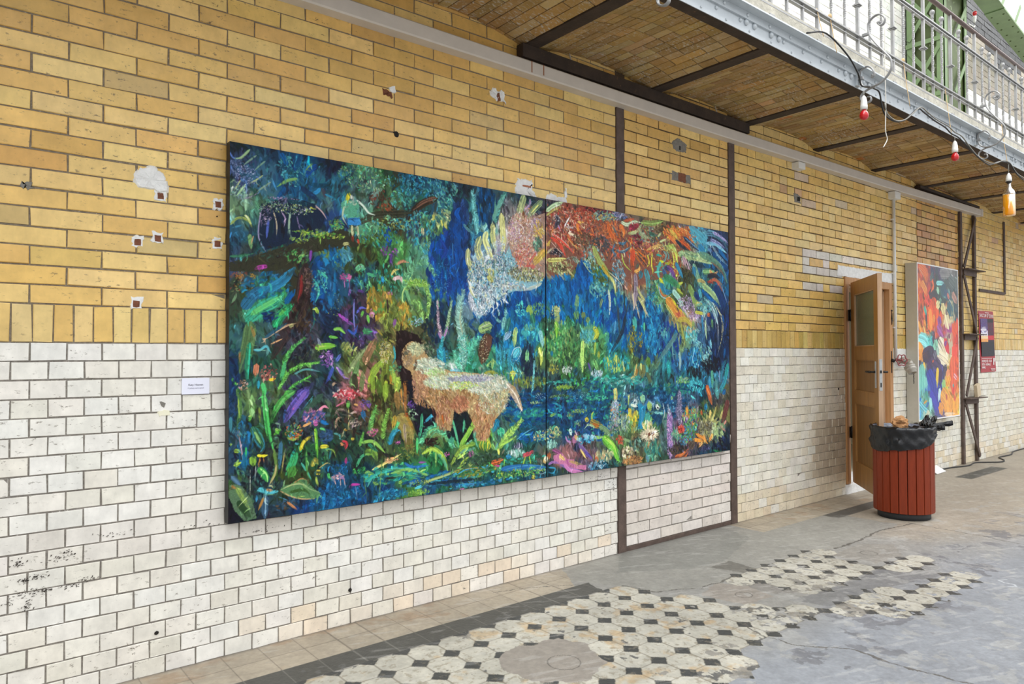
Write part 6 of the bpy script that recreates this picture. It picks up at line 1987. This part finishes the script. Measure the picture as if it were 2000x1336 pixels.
f|9ab|7.5|1.9|1131 513 1125 498 1121 483
s|668|19.7|1169 447 1169 495 1172 550
d|a9c,cbd,557|1170 495|12 47|300|1
b|5a5,d83,ac6,3ab,7b6|1217 527|37 35|130|11.1|74|.8
s|e93|11.6|1201 491 1203 512
s|d63|8.7|1264 505 1268 518
b|274,4ab,6b5,38b|1200 567|45 27|110|11|49|1
s|17b|14.8|1286 488 1285 506
r|aa6,543|1299 551|26 18|23.7
s|db6|11.6|1307 507 1302 528
s|cb6|10.3|1334 498 1320 529
s|dc7|9.1|1365 510 1347 541
b|776,998,554|1288 558|39 28|110|11.5|48|1
s|d98|9.1|1351 549 1378 570
s|e98|7|1383 538 1365 553
b|ac8,bc9,796|1341 572|27 31|70|18.7|74|.4
s|f93|9.9|1229 582 1254 586 1275 591
s|f93|10|1242 568 1276 583 1293 598
s|fa5|9.4|1276 573 1282 597
s|e94|10.2|1317 573 1297 593
s|d95|8|1271 591 1250 605
b|336,558,224|1279 609|26 12|50|10.1|74|.8
r|d54,822|1176 550|10 6|8.3
s|c63|17|1291 438 1303 465 1314 491
s|e84|4.7|1291 443 1308 470
s|633|22.5|1389 484 1377 516 1360 544
s|2a5|10.5|1405 636 1319 618
b|124,236,112|1354 605|40 23|70|17.4|60
s|39b|14|1348 458 1376 424 1385 392
s|16b|15.5|1366 462 1380 451
s|5aa|17.3|1335 445 1343 477
b|5cd,3bc|1243 439|38 15|50|11.2|74|.7
s|5cc|5.2|1218 462 1239 473
s|8b7|9.4|1141 464 1133 468
s|6b3|23.3|878 549 911 579 931 611
s|ad5|7.2|881 549 911 570 924 594
s|7a5|8.1|839 548 878 549
b|d43,e54|935 560|13 11|40|7.3|51|1
s|796|7.5|948 559 973 568 980 587
b|ca8,bb8,edb|965 592|24 14|60|9.7|87|.5
b|bb8,da7,7a8,cc9|877 594|36 13|90|12|87|.3
s|d63|9.7|852 594 858 606
b|8bd,27a,def,5ac|857 614|29 11|100|7|34|1.2
b|a74,b85,d95,643|982 615|39 11|110|9.8|-16|.6
b|587,244,7a9|1000 576|32 14|50|11.7|51
s|b96|17.9|1042 571 1043 595
s|543|1.5|1034 577 1052 579
s|543|1.5|1033 584 1052 586
s|543|1.5|1033 592 1052 594
s|589|17.9|1041 597 1040 625
b|5a8,8b9,277|1062 594|30 26|60|16.3|82|.3
r|edb,632|1048 554|26 6|15
b|ed8,fdb|1037 531|22 9|26|11.9|83|.3
b|332,543|1159 602|36 14|40|12.7|49
s|c63|19.2|1151 625 1183 622 1210 606
s|e84|5.8|1167 623 1200 611
s|654|26.1|1212 602 1233 583
b|5a8,9b9|1151 564|15 22|40|12.6|82|.4
s|b5a|11.1|713 566 735 577 753 598
p|c7a|715 579 741 575 756 590 780 594 789 606 820 611 817 622 771 613 741 606 717 590
s|86b|6.2|735 601 771 615 810 625
s|c7b|8.8|747 600 767 617 807 625
s|db6|7.6|734 579 751 593
s|db6|6.2|765 596 792 604 807 608
s|b5a|4.1|756 590 762 608
s|ca6|13.2|690 584 690 594
s|c63|10.9|703 572 700 585
s|222|2.9|689 583 690 586
s|96b|6|700 597 714 593 732 598
s|39c|3.5|700 604 720 608 714 618 697 614
s|bdc|10.3|767 522 771 537
s|344|2.1|767 528 771 528
s|b7a|18.1|776 544 792 551
s|db6|8.8|783 538 795 552
s|86b|10.6|795 558 814 577 839 602
s|db6|6.8|801 572 820 596
s|54a|6.4|814 577 839 597
s|a7b|4.1|753 538 759 549 774 554
s|b9a|3.6|783 527 788 538
s|cb3|13.2|817 502 828 506
s|332|4.2|821 505 824 507
s|ac4|5.4|841 510 838 495 845 486
s|a83|17.3|836 510 855 518 875 521
s|b62|7|843 515 865 523
s|796|13.7|865 523 888 534 904 551
s|ac9|4.8|849 524 827 516 813 525
s|8a6|3.8|885 540 878 544
b|4ac,9ce|823 549|31 8|40|13.2|11
b|112,243,354|231 495|32 45|90|7.7|68|.8
s|332|11.4|223 386 227 419
b|331,542,673|278 442|33 52|120|15.8|87|.2
s|8a3|11|260 386 263 427
s|ab3|6.8|289 398 288 434
s|8a3|12|288 406 287 439
s|9b4|14.2|315 395 311 423
s|cd4|3.6|313 399 311 416
s|b73|7|330 407 331 466
s|863|12.2|311 421 315 456
s|c83|3.3|321 416 324 454
s|572|11.9|272 398 277 431
s|984|30.8|321 471 335 495 339 522
s|b93|10.1|308 467 304 493
s|c93|7|335 470 348 496
s|763|18.6|337 512 341 541
s|987|6.2|328 483 332 521
s|b52|8.2|328 466 339 466
b|673,562,894|341 537|37 13|90|6.2|30|.8
p|112|335 399 350 400 359 419 373 439 394 452 401 472 405 496 382 498 368 513 357 512 350 481 341 465
b|122,213,112|372 477|18 29|60|12.7|87
s|422|12|396 454 401 486
p|122|439 464 491 466 503 488 498 522 461 536 434 514 429 497
s|211|8.5|373 523 405 517
b|432,211|388 523|20 9|40|8.5|4
b|74c,95d,53a|345 447|10 7|36|4.6|37|1
b|55b,74b,a6b,64a|245 441|12 8|50|5|29|1
s|26a|9.6|240 454 244 469
b|cba,987|227 474|12 7|26|6.5|-24
s|322|4.9|224 487 220 512
s|ed4|5.7|220 502 221 507
s|cba|3|214 458 225 455
b|8b7,ada|345 464|8 15|26|5|57|1
f|6b5|7|1.4|254 500 258 475 268 446
f|7b4|7.2|1.4|281 510 285 480 294 453
f|4b7|7.3|1.7|293 518 304 500 315 480
f|6b4|5.1|1.4|234 519 238 507 242 494
s|28b|11.3|296 519 304 500 317 494
s|4ac|4|304 504 313 490
b|d6a,c48,ea9,b4a|261 495|12 7|50|5.1|4|1
b|b4b,d6b|315 518|7 4|20|3.7|4|1
f|5b8|13|2.6|441 542 436 522 417 500 396 493 377 502 366 522
s|8c7|3|434 520 405 509 377 513
s|6b8|3.4|419 501 396 505 382 521
s|8c7|3|410 496 387 500 373 517
s|3a6|5.3|439 480 448 507 456 541
s|6b3|11.4|513 468 483 505 458 544
s|9c4|3.2|504 477 473 516
s|3a8|5.8|469 482 466 522
s|4b8|6.3|368 466 366 493 357 527
s|39b|6|391 470 373 484
s|4b6|5|357 512 357 543
s|8b4|7.6|498 533 466 540 451 559 440 572
s|6a9|4.5|496 543 461 550
s|ad5|5.8|478 541 456 557
s|ac4|8.6|369 544 393 536 417 554 429 583
s|5b9|5.7|405 547 419 562 429 589
s|9c6|3.9|400 543 400 572
s|ac5|4.5|480 564 456 580
b|e6b,b4a|426 550|6 5|16|4.4|56|1
b|e6b,c5b|486 556|8 5|20|4.6|56|1
s|5b8|5.1|511 494 493 514 506 548
s|4a7|5.4|228 555 238 538 258 530
s|8b4|11.7|246 531 262 532 270 548
s|7a4|5.9|238 512 262 512 287 535
s|386|7|252 515 272 532
s|cb6|5.2|260 564 285 555 321 540
b|d96,eb8|299 550|15 5|26|6.8|-22
b|5b4,3a5|233 562|12 7|26|5.8|-22
b|2a8,4a6,8b5,17a,3ba,157|314 576|74 18|190|14.2|-4|.25
b|15a,27a,364,4ac,147|419 599|91 13|170|15.3|0|.25
s|5ba|4.4|250 594 264 575 298 567 337 568
s|3a9|5.5|250 585 272 572 311 567
s|8c6|4.9|298 575 337 571 380 586
s|9c5|3.7|293 567 328 572 359 581
s|6b7|3.7|289 585 328 582 373 591
s|9a6|5.2|373 600 419 592 468 581
d|bc5,352|365 599|25 5|120|0.6
s|26b|5|328 557 346 567 382 568
s|a5c|4.6|361 560 378 561
s|222|4|289 583 311 584
s|48c|3.4|377 607 400 605 424 612
s|123|5.7|382 605 417 605 512 608
s|5ad|2.7|453 614 512 617
b|6a4,8b4,9c4,7a5|361 618|25 6|70|5.9|23|.8
b|16a,3ac,28b|299 614|36 9|90|8|-11
b|15a,28c,047|225 607|18 14|60|7.6|59|.7
s|b3a|4.2|218 586 235 588
s|9ac|1|226 591 230 615
s|7a5|2.4|281 540 274 617
s|7a5|1.9|242 571 250 619
s|c6b|3.1|457 624 470 624
b|8b6,9a5,364|477 563|30 12|60|9.1|-2
b|05a,148,17a,047,038|643 470|73 40|170|17|2|.25
b|287,3a8,27a|650 480|41 9|60|14.9|3|.2
b|112,123|448 491|26 34|70|13.2|84
s|211|11.6|484 468 488 488
b|bda,9b7|665 457|19 3|40|4.3|17
d|acd,cef|673 444|25 7|50|0.6
b|16c,05b|660 531|49 11|60|12.9|-11
b|246,157|660 512|44 11|60|12.9|-3
s|5ad|2.5|607 535 631 522 658 512
s|6cb|3|631 526 650 526
b|243,354,465|505 565|72 13|110|11.7|1|.3
b|254,364,3a9|623 578|67 10|90|12.6|5|.3
f|ad5|12.3|2.7|559 551 570 535 588 519 621 494
s|ad5|5.3|563 544 588 535 607 526
s|cc5|6|557 550 559 563
s|8b4|11.5|458 537 482 508 514 463
s|6a3|4.6|465 536 488 503
s|5b8|5.3|440 483 448 509 455 537
s|5b8|4.6|469 485 467 510
s|6b9|5.8|517 494 497 509 498 528 505 546
s|5b8|4.8|534 499 543 519 536 542
s|7b9|3.8|488 526 469 538
s|583|21.7|522 530 520 547
s|dc3|2.3|514 526 508 539 514 550
s|dc3|2.4|520 525 516 540 519 552
s|dc3|2.4|527 525 529 541 526 552
s|dc3|2.4|531 529 536 542 530 551
s|b43|5.1|518 523 531 523
s|3b8|18.2|563 508 565 524
s|7da|1.6|556 509 563 517 561 531
s|7da|1.6|565 505 574 514 568 528
s|7da|1.6|556 517 574 516
s|17a|12.8|556 490 547 504 543 514
s|4bc|1.6|555 492 544 512
s|668|22.9|611 544 612 555
s|bbd|1.2|602 542 600 556
s|bbd|1.2|608 538 607 558
s|bbd|1.3|615 539 616 559
s|bbd|1.3|621 543 624 558
b|9cb,cdd,8cb|606 563|26 7|60|9.1|87|.4
s|28c|10.3|579 568 593 571
s|6aa|4|556 538 547 551
s|ba8|4.1|574 552 565 564
s|e63|11.3|540 579 556 577 571 573
s|443|5.2|551 572 561 572
s|d4a|4.4|547 586 563 587
s|5b5|4|529 576 549 591
s|7c5|3.3|574 573 572 588
s|c45|9.8|626 571 640 568 656 563
s|345|3|640 563 648 563
s|ad4|4.2|632 573 623 596
s|ad4|4.3|643 574 649 595
s|3b7|3|660 572 650 582
b|c5b,e7c|486 554|8 6|30|3.9|29|1
s|ac4|3.8|480 560 465 568 455 580
s|9b4|8.3|438 571 452 550 467 538 496 537
s|6ab|4.6|458 551 477 542
s|4a8|11.2|436 518 440 530
s|ac5|4.9|471 552 452 562
s|26b|12.6|563 594 623 595 695 603
s|5ad|1.7|570 596 612 593 660 595 692 601
s|acd|1.1|660 606 680 605 694 611 677 616 660 607
b|6b6,3a5,ad6,285,cc4,9c6|611 607|78 10|190|6.2|13|.7
s|dc3|7.3|650 619 662 622
b|484,39b,a93,274,6a5|492 591|58 10|140|11.6|-3|.3
s|39c|2.7|452 593 473 585 498 585
s|a94|1.6|471 584 498 584 531 591
b|16a,3ac,48c|520 617|93 4|80|9.8|2|.2
s|28c|4.3|660 626 695 625
b|bc7,7b8,db6,7ca|682 532|27 11|70|7.8|26|.8
s|c74|3|668 528 670 534
s|fdb|10.9|690 579 695 590
p|b96|337 327 347 324 361 330 378 348 394 371 414 377 436 384 500 389 540 397 581 409 603 420 617 443 625 471 621 474 607 454 593 436 584 432 581 452 560 479 542 494 533 515 523 530 502 530 493 496 476 464 467 466 455 471 444 460 442 477 436 505 423 500 409 486 399 460 381 444 364 428 350 403 343 383 329 376 322 358 325 340
b|a74,b85,c96,863,b97|423 432|76 26|726|10.1|61|.4|1.7
b|b85,a74,954,c97|418 468|19 34|330|10.1|84|.3|1.7
b|b75,a64,c86|458 452|22 16|242|9.2|66|.4|1.7
b|b85,a74,954,c97,c96|518 481|29 47|418|10.7|96|.3|1.7
b|c97,b86,a75|365 408|18 33|286|9.7|67|.3|1.7
b|dc9,bb8,ccb,9a8|546 440|41 38|572|9.7|65|.9|1.7
b|cdb,ddc,acb,eec,bca|387 373|35 16|374|11|31|.3|1.7
b|cdb,ddc,acb,eec,dea,bca|448 405|75 15|836|11.4|45|.4|1.7
b|cdb,ddc,acb,eec,bba|526 412|60 19|660|12|44|.5|1.7
b|99b,88a,bbc|486 400|58 7|242|7|26|.6|1.7
b|ad7,dd5|467 413|38 8|88|6.9|26|.5|1.7
b|ad7,cda|399 386|24 8|110|8.9|35|.4|1.7
b|cc9,dda,9a8|354 340|20 13|264|7.5|56|.7|1.7
b|b96,987,a85|334 358|11 17|264|5.3|56|1|1.7
s|554|6.3|329 346 336 350
s|543|5.4|350 380 354 370 354 358
s|dcb|11.4|581 414 603 435 615 454 624 474
s|a98|5|590 432 607 454 621 473
s|c62|4.5|415 471 418 489'''
FEAT2 = '''c42 734 446 999 666
c63 a44 244 455 566
e62 d43 344 466 455
943 f63 e52 dc9 256
d84 e63 e53 a48 e43
7cc 4bb 446 cb9 d32
e93 324 435 dc9 e52
7cb 248 44a da4 e62
5bc 36b 239 da6 e83
4ac 6a9 339 fa4 fa3
7cc 9ba 447 fa4 fb4
--
s|e73|26.4|16 6 46 18 52 40
s|b43|20.1|60 2 67 12
s|235|18.1|81 4 94 28
s|345|18.4|109 5 116 23
s|888|28.3|131 12 199 7
s|566|31.4|186 23 224 38
s|256|30.4|159 42 136 67
s|334|22.6|65 65 114 69
s|f94|17.6|25 42 44 58 54 71
s|e63|9|80 30 90 46 76 61
s|fdc|2.2|9 8 32 25 45 38
s|9ee|11.6|108 38 152 35
s|adb|13.8|112 48 122 63
s|466|13.5|73 33 91 13
s|d43|13.3|44 80 64 90
s|c43|17.3|14 68 23 89
s|e52|40.7|89 84 95 106 97 142
s|f83|20.1|67 104 73 135 69 154
s|fa4|11.3|91 113 87 138
s|334|11|46 108 48 150
s|3ba|12.1|36 96 48 116
s|fa4|12.9|2 132 21 156
s|f93|13.1|32 128 45 140
s|8ca|13.9|125 76 137 84
s|ed9|20.6|108 94 125 82
s|ed9|23.3|139 87 157 111
s|eda|30.7|160 115 178 144
s|256|31.1|176 85 206 111
s|357|21.3|159 54 185 73
s|b87|19.4|204 57 235 80
s|d76|9.5|174 59 185 73
s|74a|20.7|120 117 126 141
s|95a|25.3|112 141 144 163
s|e52|33.9|217 129 216 164
s|735|11.9|185 159 177 167
s|8dd|17.4|10 163 54 168
s|8dd|35.4|8 176 33 180 53 192
s|7cc|13.9|63 176 71 192
s|f93|29.7|7 190 19 204 23 220
s|fa4|16.1|-1 180 11 194
s|8ca|28.3|93 176 106 195
s|edb|40.6|125 179 147 197 160 222
s|edb|31.9|115 209 151 219 174 230
s|9ba|17.1|106 192 115 208
s|c23|23.5|153 171 179 204
s|74a|11.7|152 184 166 175
s|e43|33.2|214 185 212 223
s|324|35.9|31 211 70 204 70 227
s|435|31.2|79 218 114 233 131 244
s|667|16.9|88 201 101 218
s|d53|5.6|78 224 87 220
s|324|21.4|-3 230 18 230
s|fb4|12|29 225 35 244
s|325|24.9|52 227 69 243
s|fc3|15.9|109 240 104 265 103 284
s|424|20.1|127 244 121 283
s|335|20.4|160 233 140 262
s|7cb|40.4|18 240 17 266 16 297
s|8dc|16.4|34 260 46 288
s|239|39|60 253 81 278 84 307
s|446|13.8|54 292 58 302
s|33a|33.7|71 299 97 325 100 348
s|26b|13.4|3 307 9 314
s|4a8|16.4|37 291 49 309
s|6bc|21.7|7 318 27 329 48 337
s|c83|5.4|26 318 45 312
s|26b|19.2|45 319 49 326
s|9dd|16.6|62 308 70 334
s|5ad|16|6 335 2 352
s|bdd|14.2|121 287 111 317
s|9c7|23.2|140 269 148 291
s|cd4|17.5|158 281 166 305
s|e53|47.9|203 223 206 260 204 304
s|f96|17.6|178 246 159 259
s|fbc|10.9|206 256 230 268
s|c33|12|205 286 199 304
s|4aa|7.8|201 279 203 287
s|f93|35.3|168 266 177 281
s|fa4|52.5|143 306 165 323 165 347
s|fa3|42.1|214 312 217 349
s|f93|25.8|119 323 132 350
s|d54|15|209 308 213 321
s|b54|10.5|158 302 161 317
s|ddb|21.9|44 338 52 351
s|9ba|13.5|27 336 31 353
s|448|22.6|96 339 100 352
s|fdb|8.8|146 349 212 351'''
b_, f_ = parse(FEAT); P1 = Painter(1400, 626)
AF = lambda u, v: 1.4+.5*math.sin(u*7)*math.cos(v*5)
paint(P1, b_, f_, AF); unify(P1, 13000, AF, 1.04, .9)
for (a, b, u0_, u1_, lb) in ((1.079, 3.057, 0, .4955, 'left panel of the huge jungle painting, with the shaggy goat and the white dragon head'), (3.063, 5.075, .4965, 1.0, 'right panel of the huge jungle painting, with the orange feathered tail above a blue lake')):
    cx_ = (a+b)/2; pt = empty('painting', (cx_, -.01, 1.517), label=lb, cat='painting', group='two panels of the jungle painting')
    def QB(o): o.location = (-cx_, .01, -1.517); return o
    mb = MB(); mb.box(a, b, -.061, -.012, .623, 2.411, .0015); QB(mb.build('canvas_stretcher', M['black'], pt))
    QB(canvas('painted_canvas', P1, a+.001, b-.001, .6245, 2.4095, -.0618, M['art'], u0_, u1_, pt))
b_, f_ = parse(FEAT2); P2 = Painter(240, 356, 9)  # grey and pale cyan strokes near the top are reflections painted into the print
paint(P2, b_, f_, lambda u, v: 1.2+.4*math.sin(u*5+v*9), n1=900)
PB(canvas('abstract_print', P2, px0+.014, px1-.014, pz0+.014, pz1-.014, py-.0025, M['gloss_art'], parent=bx))
